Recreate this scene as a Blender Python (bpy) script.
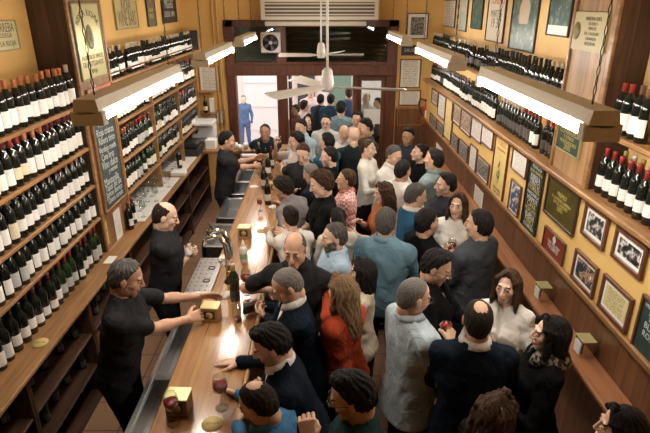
import bpy, math, random
import numpy as np
from mathutils import Vector, Matrix, Euler
R = math.radians
for o in list(bpy.data.objects): bpy.data.objects.remove(o)
SC = bpy.context.scene
COL = SC.collection
# ---------------------------------------------------------------- camera
CAM_H = 3.2; PITCH = math.atan(212.5/525.0); YAW = 0.0071; FPX = 525.0
cd = bpy.data.cameras.new('camera'); cam = bpy.data.objects.new('camera', cd); COL.objects.link(cam)
cam.location = (0, 0, CAM_H); cam.rotation_euler = (math.pi/2 - PITCH, 0, -YAW)
cd.sensor_width = 36; cd.lens = FPX*36/650; cd.clip_start = 0.05
SC.camera = cam
# ---------------------------------------------------------------- world, exposure
w = bpy.data.worlds.new('World'); SC.world = w; w.use_nodes = True
bg = w.node_tree.nodes['Background']; bg.inputs[0].default_value = (1.0, 0.93, 0.90, 1); bg.inputs[1].default_value = 1.9
SC.view_settings.view_transform = 'Standard'; SC.view_settings.look = 'None'
SC.view_settings.exposure = 0.68; SC.view_settings.gamma = 1
SC.cycles.use_denoising = True
SC.cycles.max_bounces = 10; SC.cycles.diffuse_bounces = 4; SC.cycles.glossy_bounces = 3
SC.cycles.transmission_bounces = 9; SC.cycles.transparent_max_bounces = 8
SC.cycles.caustics_reflective = False; SC.cycles.caustics_refractive = False
SC.cycles.sample_clamp_indirect = 4
SC.cycles.use_adaptive_sampling = False
TUBE = 38.0          # brightness of the fluorescent tubes
# ---------------------------------------------------------------- pixel <-> place (used only to look up where things stand)
_RM = Matrix.Rotation(-YAW, 3, 'Z') @ Matrix.Rotation(math.pi/2 - PITCH, 3, 'X')
def ray(u, v): return _RM @ Vector(((u-325)/FPX, -(v-216.5)/FPX, -1))
def onX(u, v, X): r = ray(u, v); t = X/r.x; return Vector((X, t*r.y, CAM_H+t*r.z))
def onY(u, v, Y): r = ray(u, v); t = Y/r.y; return Vector((t*r.x, Y, CAM_H+t*r.z))
def onZ(u, v, Z): r = ray(u, v); t = (Z-CAM_H)/r.z; return Vector((t*r.x, t*r.y, Z))
# ---------------------------------------------------------------- materials
MATS = {}
def mat(name, col, rough=0.6, metal=0.0, emis=None, es=0, spec=None, trans=0, coat=0, noise=0, nscale=8, bump=0, bscale=40, ncol=None):
    if name in MATS: return MATS[name]
    m = bpy.data.materials.new(name); m.use_nodes = True; nt = m.node_tree
    b = nt.nodes['Principled BSDF']
    b.inputs['Base Color'].default_value = (*col, 1); b.inputs['Roughness'].default_value = rough
    b.inputs['Metallic'].default_value = metal
    if spec is not None: b.inputs['Specular IOR Level'].default_value = spec
    if emis: b.inputs['Emission Color'].default_value = (*emis, 1); b.inputs['Emission Strength'].default_value = es
    if trans: b.inputs['Transmission Weight'].default_value = trans
    if coat: b.inputs['Coat Weight'].default_value = coat; b.inputs['Coat Roughness'].default_value = 0.1
    if noise or bump:
        tc = nt.nodes.new('ShaderNodeTexCoord')
    if noise:
        n = nt.nodes.new('ShaderNodeTexNoise'); n.inputs['Scale'].default_value = nscale; n.inputs['Detail'].default_value = 4
        nt.links.new(tc.outputs['Object'], n.inputs['Vector'])
        cr = nt.nodes.new('ShaderNodeValToRGB'); nt.links.new(n.outputs['Fac'], cr.inputs['Fac'])
        cr.color_ramp.elements[0].position = .3; cr.color_ramp.elements[1].position = .7
        d = [c*(1-noise) for c in col]; l = [min(1, c*(1+noise)) for c in col]
        if ncol: d = ncol
        cr.color_ramp.elements[0].color = (*d, 1); cr.color_ramp.elements[1].color = (*l, 1)
        nt.links.new(cr.outputs[0], b.inputs['Base Color'])
    if bump:
        n2 = nt.nodes.new('ShaderNodeTexNoise'); n2.inputs['Scale'].default_value = bscale; n2.inputs['Detail'].default_value = 3
        nt.links.new(tc.outputs['Object'], n2.inputs['Vector'])
        bp = nt.nodes.new('ShaderNodeBump'); bp.inputs['Strength'].default_value = bump; bp.inputs['Distance'].default_value = .02
        nt.links.new(n2.outputs['Fac'], bp.inputs['Height']); nt.links.new(bp.outputs[0], b.inputs['Normal'])
    MATS[name] = m
    return m
def wood(name, c1, c2, rough=0.4, axis='Y', plank=0, seam=0.0, gap='X', scale=1.0, coat=0, var=0.35, spec=.5):
    """grain stretched along axis; boards of width `plank` counted along `gap` with dark seams"""
    if name in MATS: return MATS[name]
    m = bpy.data.materials.new(name); m.use_nodes = True; nt = m.node_tree; N = nt.nodes; L = nt.links
    b = N['Principled BSDF']; b.inputs['Roughness'].default_value = rough; b.inputs['Specular IOR Level'].default_value = spec
    if coat: b.inputs['Coat Weight'].default_value = coat; b.inputs['Coat Roughness'].default_value = .12
    tc = N.new('ShaderNodeTexCoord'); mp = N.new('ShaderNodeMapping'); L.new(tc.outputs['Object'], mp.inputs[0])
    s = {'X': (1.2, 14, 14), 'Y': (14, 1.2, 14), 'Z': (14, 14, 1.2)}[axis]
    mp.inputs['Scale'].default_value = tuple(q*scale for q in s)
    n = N.new('ShaderNodeTexNoise'); n.inputs['Scale'].default_value = 1.6; n.inputs['Detail'].default_value = 6; n.inputs['Distortion'].default_value = .6
    L.new(mp.outputs[0], n.inputs['Vector'])
    cr = N.new('ShaderNodeValToRGB'); L.new(n.outputs['Fac'], cr.inputs['Fac'])
    cr.color_ramp.elements[0].position = .33; cr.color_ramp.elements[1].position = .68
    cr.color_ramp.elements[0].color = (*c1, 1); cr.color_ramp.elements[1].color = (*c2, 1)
    out = cr.outputs[0]
    if plank:
        sp = N.new('ShaderNodeSeparateXYZ'); L.new(tc.outputs['Object'], sp.inputs[0])
        dv = N.new('ShaderNodeMath'); dv.operation = 'DIVIDE'; dv.inputs[1].default_value = plank; L.new(sp.outputs[gap], dv.inputs[0])
        fl = N.new('ShaderNodeMath'); fl.operation = 'FLOOR'; L.new(dv.outputs[0], fl.inputs[0])
        wn = N.new('ShaderNodeTexWhiteNoise'); wn.noise_dimensions = '1D'; L.new(fl.outputs[0], wn.inputs['W'])
        mr = N.new('ShaderNodeMapRange'); mr.inputs[3].default_value = 1-var; mr.inputs[4].default_value = 1+var*.5; L.new(wn.outputs['Value'], mr.inputs[0])
        fr = N.new('ShaderNodeMath'); fr.operation = 'FRACT'; L.new(dv.outputs[0], fr.inputs[0])
        gt = N.new('ShaderNodeMath'); gt.operation = 'GREATER_THAN'; gt.inputs[1].default_value = seam; L.new(fr.outputs[0], gt.inputs[0])
        ga = N.new('ShaderNodeMath'); ga.operation = 'MULTIPLY_ADD'; ga.inputs[1].default_value = .75; ga.inputs[2].default_value = .25; L.new(gt.outputs[0], ga.inputs[0])
        mu = N.new('ShaderNodeMath'); mu.operation = 'MULTIPLY'; L.new(mr.outputs[0], mu.inputs[0]); L.new(ga.outputs[0], mu.inputs[1])
        vm = N.new('ShaderNodeVectorMath'); vm.operation = 'SCALE'; L.new(out, vm.inputs[0]); L.new(mu.outputs[0], vm.inputs['Scale'])
        out = vm.outputs[0]
    L.new(out, b.inputs['Base Color'])
    MATS[name] = m
    return m
# ---------------------------------------------------------------- object helpers
def tag(o, label=None, cat=None, group=None, kind=None):
    if label: o['label'] = label
    if cat: o['category'] = cat
    if group: o['group'] = group
    if kind: o['kind'] = kind
    return o
def empty(name, loc=(0, 0, 0), rz=0):
    o = bpy.data.objects.new(name, None); COL.objects.link(o); o.location = loc; o.rotation_euler = (0, 0, rz); o.empty_display_size = .05
    return o
def np_mesh(name, V, F, mats, mi=None, smooth=True):
    """V (n,3) array, F list or (m,4)/(m,3) array of faces"""
    me = bpy.data.meshes.new(name)
    if isinstance(F, np.ndarray):
        k = F.shape[1]; nf = len(F)
        me.vertices.add(len(V)); me.vertices.foreach_set('co', np.asarray(V, dtype=np.float32).ravel())
        me.loops.add(nf*k); me.loops.foreach_set('vertex_index', F.astype(np.int32).ravel())
        me.polygons.add(nf); me.polygons.foreach_set('loop_start', (np.arange(nf)*k).astype(np.int32))
        me.polygons.foreach_set('loop_total', np.full(nf, k, dtype=np.int32))
    else:
        me.from_pydata([tuple(v) for v in V], [], F)
    if mi is not None: me.polygons.foreach_set('material_index', np.asarray(mi, dtype=np.int32))
    for m in mats: me.materials.append(m)
    if isinstance(smooth, bool): me.polygons.foreach_set('use_smooth', [smooth]*len(me.polygons))
    else: me.polygons.foreach_set('use_smooth', smooth)
    me.update(calc_edges=True); me.validate()
    return me
def link(name, me, parent=None):
    o = bpy.data.objects.new(name, me); COL.objects.link(o)
    if parent: o.parent = parent
    return o
class MB:
    """collects simple shapes; build() links them as ONE mesh object"""
    def __init__(s): s.V = []; s.F = []; s.M = []; s.S = []; s.mats = []
    def _m(s, m):
        if m not in s.mats: s.mats.append(m)
        return s.mats.index(m)
    def add(s, vs, fs, m, smooth=False, M=None):
        o = len(s.V)
        for v in vs: s.V.append(tuple(M @ Vector(v)) if M is not None else tuple(v))
        for f in fs: s.F.append(tuple(i+o for i in f)); s.M.append(s._m(m)); s.S.append(smooth)
    def box(s, lo, hi, m, bev=0.0, M=None):
        x0, y0, z0 = [min(a, b) for a, b in zip(lo, hi)]; x1, y1, z1 = [max(a, b) for a, b in zip(lo, hi)]
        b = min(bev, (x1-x0)*.45, (y1-y0)*.45, (z1-z0)*.45)
        if b <= 0:
            vs = [(x, y, z) for x in (x0, x1) for y in (y0, y1) for z in (z0, z1)]
            fs = [(0, 1, 3, 2), (4, 6, 7, 5), (0, 4, 5, 1), (2, 3, 7, 6), (0, 2, 6, 4), (1, 5, 7, 3)]
        else:
            vs = []; 
            for ix, x in enumerate((x0, x1)):
                for iy, y in enumerate((y0, y1)):
                    for iz, z in enumerate((z0, z1)):
                        sx, sy, sz = (1-2*ix), (1-2*iy), (1-2*iz)
                        vs += [(x, y+b*sy, z+b*sz), (x+b*sx, y, z+b*sz), (x+b*sx, y+b*sy, z)]
            def I(ix, iy, iz, k): return (ix*4+iy*2+iz)*3+k
            fs = []
            for q in (0, 1):
                a = [I(q, 0, 0, 0), I(q, 0, 1, 0), I(q, 1, 1, 0), I(q, 1, 0, 0)]; fs.append(a if q == 0 else a[::-1])
                a = [I(0, q, 0, 1), I(1, q, 0, 1), I(1, q, 1, 1), I(0, q, 1, 1)]; fs.append(a if q == 0 else a[::-1])
                a = [I(0, 0, q, 2), I(0, 1, q, 2), I(1, 1, q, 2), I(1, 0, q, 2)]; fs.append(a if q == 0 else a[::-1])
            for p in (0, 1):
                for q in (0, 1):
                    f = [I(0, p, q, 1), I(1, p, q, 1), I(1, p, q, 2), I(0, p, q, 2)]; fs.append(f if (p ^ q) else f[::-1])
                    f = [I(p, 0, q, 2), I(p, 1, q, 2), I(p, 1, q, 0), I(p, 0, q, 0)]; fs.append(f if (p ^ q) else f[::-1])
                    f = [I(p, q, 0, 0), I(p, q, 1, 0), I(p, q, 1, 1), I(p, q, 0, 1)]; fs.append(f if (p ^ q) else f[::-1])
            for ix in (0, 1):
                for iy in (0, 1):
                    for iz in (0, 1):
                        f = (I(ix, iy, iz, 0), I(ix, iy, iz, 1), I(ix, iy, iz, 2)); fs.append(f if (ix+iy+iz) % 2 == 0 else f[::-1])
        s.add(vs, fs, m, False, M)
    def lathe(s, prof, m, seg=16, at=(0, 0, 0), smooth=True, M=None, cap=True, a0=0, a1=2*math.pi):
        full = abs(a1-a0-2*math.pi) < 1e-6; n = seg if full else seg+1
        vs = []; fs = []
        for r, z in prof:
            for i in range(n):
                a = a0+(a1-a0)*i/seg; vs.append((at[0]+r*math.cos(a), at[1]+r*math.sin(a), at[2]+z))
        for j in range(len(prof)-1):
            for i in range(seg):
                i2 = (i+1) % n if full else i+1
                fs.append((j*n+i, j*n+i2, (j+1)*n+i2, (j+1)*n+i))
        if cap and full:
            if prof[0][0] > 1e-5: fs.append(tuple(range(n))[::-1])
            if prof[-1][0] > 1e-5: fs.append(tuple((len(prof)-1)*n+i for i in range(n)))
        s.add(vs, fs, m, smooth, M)
    def tube(s, pts, r, m, seg=8, smooth=True, closed=False):
        pts = [Vector(p) for p in pts]; n = len(pts); rs = r if isinstance(r, (list, tuple)) else [r]*n
        vs = []; fs = []; up = None
        for i, p in enumerate(pts):
            if closed: t = pts[(i+1) % n]-pts[i-1]
            else: t = pts[min(i+1, n-1)]-pts[max(i-1, 0)]
            t.normalize()
            if up is None: up = Vector((0, 0, 1)) if abs(t.z) < .9 else Vector((1, 0, 0))
            u = (up-t*up.dot(t)).normalized(); up = u; w_ = t.cross(u)
            for k in range(seg):
                a = 2*math.pi*k/seg; vs.append(p+(u*math.cos(a)+w_*math.sin(a))*rs[i])
        for i in range(n if closed else n-1):
            j = (i+1) % n
            for k in range(seg):
                k2 = (k+1) % seg; fs.append((i*seg+k, i*seg+k2, j*seg+k2, j*seg+k))
        if not closed: fs.append(tuple(range(seg))[::-1]); fs.append(tuple((n-1)*seg+k for k in range(seg)))
        s.add(vs, fs, m, smooth)
    def quad(s, a, b, c, d, m): s.add([a, b, c, d], [(0, 1, 2, 3)], m)
    def mesh(s, name):
        return np_mesh(name, s.V, s.F, s.mats, s.M, s.S)
    def build(s, name, parent=None, loc=None, kind=None):
        o = link(name, s.mesh(name), parent)
        if loc is not None: o.location = loc
        if kind: o['kind'] = kind
        return o
def box_obj(name, lo, hi, m, bev=0.0, parent=None, kind=None):
    b = MB(); b.box(lo, hi, m, bev); return b.build(name, parent, kind=kind)
def text_mesh(body, name, m, size=.1, extr=.0006, align='CENTER', bold=0):
    cu = bpy.data.curves.new(name, 'FONT'); cu.body = body; cu.size = size; cu.extrude = extr; cu.align_x = align; cu.align_y = 'CENTER'; cu.resolution_u = 2; cu.offset = bold
    t = bpy.data.objects.new(name, cu); COL.objects.link(t)
    bpy.context.view_layer.update()
    me = bpy.data.meshes.new_from_object(t.evaluated_get(bpy.context.evaluated_depsgraph_get()))
    bpy.data.objects.remove(t); me.name = name; me.materials.clear(); me.materials.append(m)
    return me
# ================================================================ people
def surfnets(F, lo, h):
    ins = F < 0
    c = ins[:-1, :-1, :-1].astype(np.int8)
    for dx in (0, 1):
        for dy in (0, 1):
            for dz in (0, 1):
                if dx+dy+dz: c = c+ins[dx:ins.shape[0]-1+dx, dy:ins.shape[1]-1+dy, dz:ins.shape[2]-1+dz]
    cell = (c > 0) & (c < 8)
    idx = np.argwhere(cell); n = len(idx)
    ids = np.full(cell.shape, -1, np.int32); ids[cell] = np.arange(n)
    P = np.zeros((n, 3)); W = np.zeros(n)
    cor = [(0, 0, 0), (1, 0, 0), (0, 1, 0), (1, 1, 0), (0, 0, 1), (1, 0, 1), (0, 1, 1), (1, 1, 1)]
    val = [F[idx[:, 0]+a, idx[:, 1]+b, idx[:, 2]+c_] for a, b, c_ in cor]
    for i in range(8):
        for j in range(i+1, 8):
            df = [abs(cor[i][k]-cor[j][k]) for k in range(3)]
            if sum(df) != 1: continue
            m = (val[i] < 0) != (val[j] < 0)
            t = val[i][m]/(val[i][m]-val[j][m])
            a = np.array(cor[i], float); b = np.array(cor[j], float)
            P[m] += a+t[:, None]*(b-a); W[m] += 1
    V = (idx+P/W[:, None])*h+np.array(lo)
    Fs = []
    for ax in range(3):
        s0 = [slice(None)]*3; s1 = [slice(None)]*3; s0[ax] = slice(0, -1); s1[ax] = slice(1, None)
        A = ins[tuple(s0)]; B = ins[tuple(s1)]
        o1, o2 = [k for k in range(3) if k != ax]
        e = np.argwhere(A != B)
        e = e[(e[:, o1] > 0) & (e[:, o2] > 0) & (e[:, o1] < F.shape[o1]-1) & (e[:, o2] < F.shape[o2]-1)]
        up = A[e[:, 0], e[:, 1], e[:, 2]]
        def g(a, b):
            q = e.copy(); q[:, o1] -= a; q[:, o2] -= b
            return ids[q[:, 0], q[:, 1], q[:, 2]]
        q = np.stack([g(1, 1), g(0, 1), g(0, 0), g(1, 0)], 1)
        if ax == 1: q = q[:, ::-1]
        q = np.where(up[:, None], q, q[:, ::-1])
        Fs.append(q)
    return V, np.concatenate(Fs)
class Vol:
    def __init__(s, lo, hi, h):
        s.lo = np.array(lo, float)-2*h; s.h = h
        s.n = np.maximum(4, np.ceil((np.array(hi)-s.lo+3*h)/h).astype(int))
        s.F = np.full(s.n, .5, np.float32)
        s.ax = [s.lo[k]+np.arange(s.n[k])*h for k in range(3)]
    def sub(s, lo, hi):
        a = np.clip(np.floor((np.array(lo)-s.lo)/s.h).astype(int), 0, s.n); b = np.clip(np.ceil((np.array(hi)-s.lo)/s.h).astype(int)+1, 0, s.n)
        sl = tuple(slice(a[k], b[k]) for k in range(3))
        X, Y, Z = np.meshgrid(*[s.ax[k][sl[k]] for k in range(3)], indexing='ij', sparse=True)
        return sl, X, Y, Z
    def put(s, sl, d, k, mode='u'):
        A = s.F[sl]
        if A.size == 0: return
        if mode == 'u':
            if k > 0:
                hh = np.clip(.5+.5*(A-d)/k, 0, 1); s.F[sl] = A*(1-hh)+d*hh-k*hh*(1-hh)
            else: s.F[sl] = np.minimum(A, d)
        elif mode == 's':
            d = -d
            if k > 0:
                hh = np.clip(.5-.5*(A-d)/k, 0, 1); s.F[sl] = A*(1-hh)+d*hh+k*hh*(1-hh)
            else: s.F[sl] = np.maximum(A, d)
        else: s.F[sl] = np.maximum(A, d)
    def cap(s, a, b, r1, r2, k=.02, mode='u'):
        a = np.array(a, float); b = np.array(b, float); r = max(r1, r2)+k+2*s.h
        sl, X, Y, Z = s.sub(np.minimum(a, b)-r, np.maximum(a, b)+r)
        ab = b-a; L = max(ab.dot(ab), 1e-9)
        t = np.clip(((X-a[0])*ab[0]+(Y-a[1])*ab[1]+(Z-a[2])*ab[2])/L, 0, 1)
        d = np.sqrt((X-a[0]-t*ab[0])**2+(Y-a[1]-t*ab[1])**2+(Z-a[2]-t*ab[2])**2)-(r1+(r2-r1)*t)
        s.put(sl, d, k, mode)
    def ell(s, c, r, k=.02, mode='u', rot=None):
        c = np.array(c, float); R_ = max(r)+k+2*s.h
        sl, X, Y, Z = s.sub(c-R_, c+R_)
        x, y, z = X-c[0], Y-c[1], Z-c[2]
        if rot is not None:
            x, y, z = [rot[0][q]*x+rot[1][q]*y+rot[2][q]*z for q in range(3)]
        q0 = np.sqrt((x/r[0])**2+(y/r[1])**2+(z/r[2])**2)+1e-6
        q1 = np.sqrt((x/r[0]**2)**2+(y/r[1]**2)**2+(z/r[2]**2)**2)+1e-6
        s.put(sl, q0*(q0-1)/q1, k, mode)
    def loft(s, O, fr, prof, infl=0, k=.03, p=2.4):
        """prof rows (z, halfwidth, halfdepth, y offset); fr = columns right, forward, up"""
        O = np.array(O, float); pr = np.array(prof, float); zs = pr[:, 0]
        Lm = max(abs(zs[0]), abs(zs[-1]))+max(pr[:, 1])+infl+k+3*s.h
        e0 = O+np.array(fr[2])*zs[0]; e1 = O+np.array(fr[2])*zs[-1]; rr = max(pr[:, 1])+infl+k+3*s.h
        sl, X, Y, Z = s.sub(np.minimum(e0, e1)-rr, np.maximum(e0, e1)+rr)
        dx, dy, dz = X-O[0], Y-O[1], Z-O[2]
        x, y, z = [fr[q][0]*dx+fr[q][1]*dy+fr[q][2]*dz for q in range(3)]
        zc = np.clip(z, zs[0], zs[-1])
        wv = np.interp(zc, zs, pr[:, 1])+infl; tv = np.interp(zc, zs, pr[:, 2])+infl; yo = np.interp(zc, zs, pr[:, 3])
        q = (np.abs(x/wv)**p+np.abs((y-yo)/tv)**p)**(1/p)
        d = (q-1)*np.minimum(wv, tv)
        oz = np.abs(z-zc)
        d = np.where(oz > 0, np.sqrt(np.maximum(d, 0)**2+oz**2)+np.minimum(d, 0), d)
        s.put(sl, d, k)
    def noise(s, amp, f, seed=0):
        X, Y, Z = np.meshgrid(*s.ax, indexing='ij', sparse=True)
        rs = np.random.RandomState(seed); N = 0
        for i in range(4):
            a = rs.normal(size=3); a = a/np.linalg.norm(a)*f*(1+.6*i); ph = rs.rand()*6.28
            b = rs.normal(size=3); b = b/np.linalg.norm(b)*f*.7; 
            N = N+np.sin(a[0]*X+a[1]*Y+a[2]*Z+ph+1.3*np.sin(b[0]*X+b[1]*Y+b[2]*Z))/(1+.5*i)
        s.F = s.F+(amp*.5*N).astype(np.float32)
    def folds(s, amp, f, seed):
        X, Y, Z = np.meshgrid(*s.ax, indexing='ij', sparse=True); rs = np.random.RandomState(seed)
        for i in range(3):
            a = rs.normal(size=3)*(1, 1, .55); a = a/np.linalg.norm(a)*f*(1+.35*i); ph = rs.rand()*6
            q = a[0]*X+a[1]*Y+a[2]*Z+ph+1.6*np.sin(9*Z+7*X+ph)+1.2*np.sin(11*Y-6*Z)
            s.F = s.F-(amp*np.maximum(0, 1-3.2*np.abs(np.sin(q*.5)))*(.6+.4*np.sin(5*X+6*Z+ph*3))).astype(np.float32)
    def halfspace(s, pt, n):   # keep the side n points away from
        X, Y, Z = np.meshgrid(*s.ax, indexing='ij', sparse=True)
        s.F = np.maximum(s.F, (X-pt[0])*n[0]+(Y-pt[1])*n[1]+(Z-pt[2])*n[2])
    def mesh(s): return surfnets(s.F, s.lo, s.h)

def head_field(v, sex, infl=0.0, neck=True, face=True):
    f = sex == 'f'; g = .93 if f else 1.0
    v.ell((0, -.012, .035), (.073*g+infl, .094*g+infl, .085*g+infl), .02)
    v.ell((0, .022, -.035), (.056*g+infl, .066+infl, .078*g+infl), .03)
    v.cap((-.014, .066, -.098*g), (.014, .066, -.098*g), .019*g+infl, .019*g+infl, .025)
    for sg in (-1, 1):
        v.ell((sg*.043*g, .008, -.064*g), (.02+infl, .03+infl, .026+infl), .03)
        v.ell((sg*.040*g, .058, -.020), (.020+infl, .020+infl, .020+infl), .025)
    if face:
        v.cap((-.034, .079, .026), (.034, .079, .026), .010, .010, .015)
        for sg in (-1, 1):
            v.ell((sg*.031, .101, .004), (.019, .018, .013), .010, 's')
            v.ell((sg*.077*g, -.006, -.002), (.008, .019, .031), .006, rot=None)
            v.ell((sg*.012, .099, -.030), (.008, .010, .008), .006)
            v.ell((sg*.031, .081, .005), (.014, .010, .0095), .003)
        v.cap((0, .088, .018), (0, .112, -.026), .007, .0105, .010)
        v.ell((0, .087, -.058), (.025, .011, .0065), .005); v.ell((0, .087, -.069), (.021, .011, .0065), .005)
        v.ell((0, .100, -.0635), (.022, .010, .0012), .003, 's')
    if neck:
        v.cap((0, -.010, -.05), (0, -.016, -.112), (.052 if not f else .045)+infl, (.050 if not f else .044)+infl, .03)
_heads = {}
def head_mesh(sex, h):
    key = (sex, h)
    if key not in _heads:
        v = Vol((-.095, -.125, -.2), (.095, .13, .13), h); head_field(v, sex)
        V, F = v.mesh(); c = V[F].mean(1); mi = np.zeros(len(F), int)
        x, y, z = np.abs(c[:, 0]), c[:, 1], c[:, 2]
        mi[(x > .014) & (x < .047) & (z > .0255-.12*np.maximum(x-.036, 0)) & (z < .0325-.25*np.maximum(x-.036, 0)) & (y > .06)] = 1
        mi[(x < .023) & (z < -.0535) & (z > -.0735) & (y > .084)] = 2
        ex = ((x-.031)/.0125)**2+((z-.0035)/.0042)**2
        mi[(ex < 1) & (y > .07)] = 3
        mi[(ex < 1) & (np.abs(x-.031) < .0058) & (y > .07)] = 4
        mi[(np.abs(x-.031) < .014) & (z < .0092) & (z > .0068) & (y > .07)] = 4
        _heads[key] = (V, F, mi)
    return _heads[key]
_hairs = {}
def hair_mesh(sex, style, h):
    key = (sex, style, h)
    if key in _hairs: return _hairs[key]
    v = Vol((-.14, -.19, -.36 if style.startswith('long') else -.14), (.14, .13, .17), h)
    g = .93 if sex == 'f' else 1.0
    t = {'short': .008, 'buzz': .003, 'bald': .002, 'thin': .004, 'curly': .018, 'quiff': .011, 'bun': .007, 'pony': .007}.get(style, .009)
    v.ell((0, -.012, .035), (.073*g+t*.75, .094*g+t*.8, .085*g+t*.95), .02)
    v.ell((0, -.035, -.015), (.064*g+t*.6, .070*g+t*.7, .075), .03)
    if style == 'quiff': v.ell((0, .030, .108), (.048, .042, .022), .03)
    if style == 'curly': v.ell((0, -.02, .05), (.086, .095, .082), .03)
    # hairline: a sloping cut from the forehead to the nape
    X, Y, Z = np.meshgrid(*v.ax, indexing='ij', sparse=True)
    zl = np.interp(Y, [-.11, -.06, -.02, .0, .015, .035, .055, .075, .1], [-.088, -.080, -.040, -.022, .036, .068, .092, .125, .16])
    if style in ('bald', 'thin', 'buzz'): zl = np.interp(Y, [-.11, -.06, -.02, .0, .015, .035, .055, .075, .1], [-.08, -.075, -.035, .0, .040, .075, .105, .14, .17])
    zl = zl+.004*np.sin(X*170+1)*np.sin(Y*150)+.002*np.sin(X*420)
    A = v.F; B = (zl-Z).astype(np.float32)+0*A; kk = .016; hh_ = np.clip(.5-.5*(B-A)/kk, 0, 1); v.F = B*(1-hh_)+A*hh_+kk*hh_*(1-hh_)
    if style == 'bald':
        top = (np.sqrt((X/.058)**2+((Y-.035)/.105)**2)-1)*.055
        v.F = np.maximum(v.F, -np.maximum(top, .055-Z))
    if style == 'thin':
        top = (np.sqrt((X/.036)**2+((Y+.045)/.042)**2)-1)*.036
        v.F = np.maximum(v.F, -np.maximum(top, .05-Z))
    if style.startswith('long'):
        I = ((1, 0, 0), (0, 1, 0), (0, 0, 1)); e = {'long': -.24, 'longer': -.33, 'longcurly': -.25}[style]; wd = 1.15 if style == 'longcurly' else 1.0
        v.loft((0, 0, 0), I, [(e, .060*wd, .030*wd, -.070), (-.17, .092*wd, .055*wd, -.055), (-.08, .095*wd, .070*wd, -.040), (.0, .090*wd, .080, -.030), (.05, .078*wd, .08, -.02)], 0, .03, 2.2)
        v.ell((0, .075, -.055), (.063, .075, .115), .01, 's')
        v.cap((0, .0, -.10), (0, .04, -.22), .05, .075, .01, 's')
        for sg in (-1, 1): v.cap((sg*.066, .03, .055), (sg*.083, .035, -.10), .016, .020, .02); v.cap((sg*.083, .035, -.10), (sg*.085, .03, -.19), .020, .010, .02)
        for sg in (-1, 1): v.cap((sg*.008, .045, .125), (sg*.062, .055, .06), .014, .014, .02)
    if style == 'bun': v.ell((0, -.105, .065), (.042, .04, .042), .01)
    if style == 'pony': v.cap((0, -.10, .06), (0, -.145, -.02), .03, .035, .02); v.cap((0, -.145, -.02), (0, -.14, -.13), .035, .012, .02)
    ph = np.arctan2(X, Y+.02); am = {'bald': .0006, 'buzz': .0005, 'thin': .001, 'short': .0022, 'quiff': .0022, 'bun': .0014, 'long': .0022, 'longer': .0022}.get(style, .0026)
    v.F = v.F+(am*np.sin(ph*17+2.5*np.sin(Z*38)+1)+am*.5*np.sin(ph*39+4*np.sin(Z*24+1))).astype(np.float32)
    v.noise({'curly': .010, 'longcurly': .011, 'buzz': .001, 'bald': .0015, 'thin': .002}.get(style, .004), {'curly': 110, 'longcurly': 70, 'long': 60, 'longer': 60}.get(style, 75), 3)
    _hairs[key] = v.mesh()
    return _hairs[key]
def beard_mesh(h, heavy=1):
    key = ('beard', h, heavy)
    if key not in _hairs:
        v = Vol((-.09, -.05, -.15), (.09, .13, .02), h); head_field(v, 'm', .004 if heavy else .0022, neck=False, face=False)
        X, Y, Z = np.meshgrid(*v.ax, indexing='ij', sparse=True)
        lim = np.interp(np.abs(X)+0*Y, [0, .02, .035, .05, .07], [-.046, -.050, -.058, -.045, .005])
        v.F = np.maximum(v.F, Z-lim); v.F = np.maximum(v.F, .0-Y)
        v.ell((0, .10, -.063), (.022, .03, .010), 0, 's')
        v.noise(.002, 160, 5)
        _hairs[key] = v.mesh()
    return _hairs[key]
_hands = {}
def hand_mesh(kind, h):
    key = (kind, h)
    if key in _hands: return _hands[key]
    curl = {'relax': .38, 'grip': .85, 'flat': .10, 'fist': 1.25, 'point': 1.1}[kind]
    v = Vol((-.075, -.035, -.035), (.085, .10, .20), h)
    I = ((1, 0, 0), (0, 1, 0), (0, 0, 1))
    v.loft((0, 0, 0), I, [(-.02, .024, .019, 0), (.01, .028, .017, 0), (.05, .037, .014, .001), (.092, .040, .0115, 0)], 0, .008, 2.6)
    for i, (x, L) in enumerate(((-.031, .066), (-.0105, .082), (.011, .090), (.032, .080))):
        p = np.array((x, 0, .088)); a = .0; r = .0095 if i else .0085
        c = curl if not (kind == 'point' and i == 3) else .1
        for j, fr in enumerate((.45, .31, .24)):
            a += c*(.75 if j == 0 else 1.0)*(1+.06*(1.5-i))
            q = p+L*fr*np.array((x*.9*(1-j*.3)*max(0, .5-c*.4), math.sin(a), math.cos(a)))
            v.cap(p, q, r, r*.9, .004); p = q; r *= .9
    if kind in ('grip', 'fist', 'point'): tp = [(.024, .004, .018), (.046, .026, .050), (.040, .050, .072), (.022, .060, .085)]
    else: tp = [(.024, .004, .018), (.050, .014, .048), (.062, .022, .076), (.066, .028, .098)]
    for a, b, r1, r2 in zip(tp[:-1], tp[1:], (.015, .0115, .0105), (.012, .0105, .009)): v.cap(a, b, r1, r2, .006)
    _hands[key] = v.mesh()
    return _hands[key]
def vn(v): v = np.array(v, float); return v/max(np.linalg.norm(v), 1e-9)
def ik(S, T, l1, l2, hint):
    S = np.array(S, float); T = np.array(T, float); d = T-S; L = np.linalg.norm(d)
    if L > (l1+l2)*.985: T = S+d*(l1+l2)*.985/L; d = T-S; L = np.linalg.norm(d)
    if L < abs(l1-l2)+.08: T = S+d*(.12/L); d = T-S; L = np.linalg.norm(d)
    n = d/L; a = (l1*l1-l2*l2+L*L)/(2*L); hh = math.sqrt(max(l1*l1-a*a, 0))
    hint = np.array(hint, float); q = hint-n*hint.dot(n); q = vn(q)
    return S+n*a+q*hh, T
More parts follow.
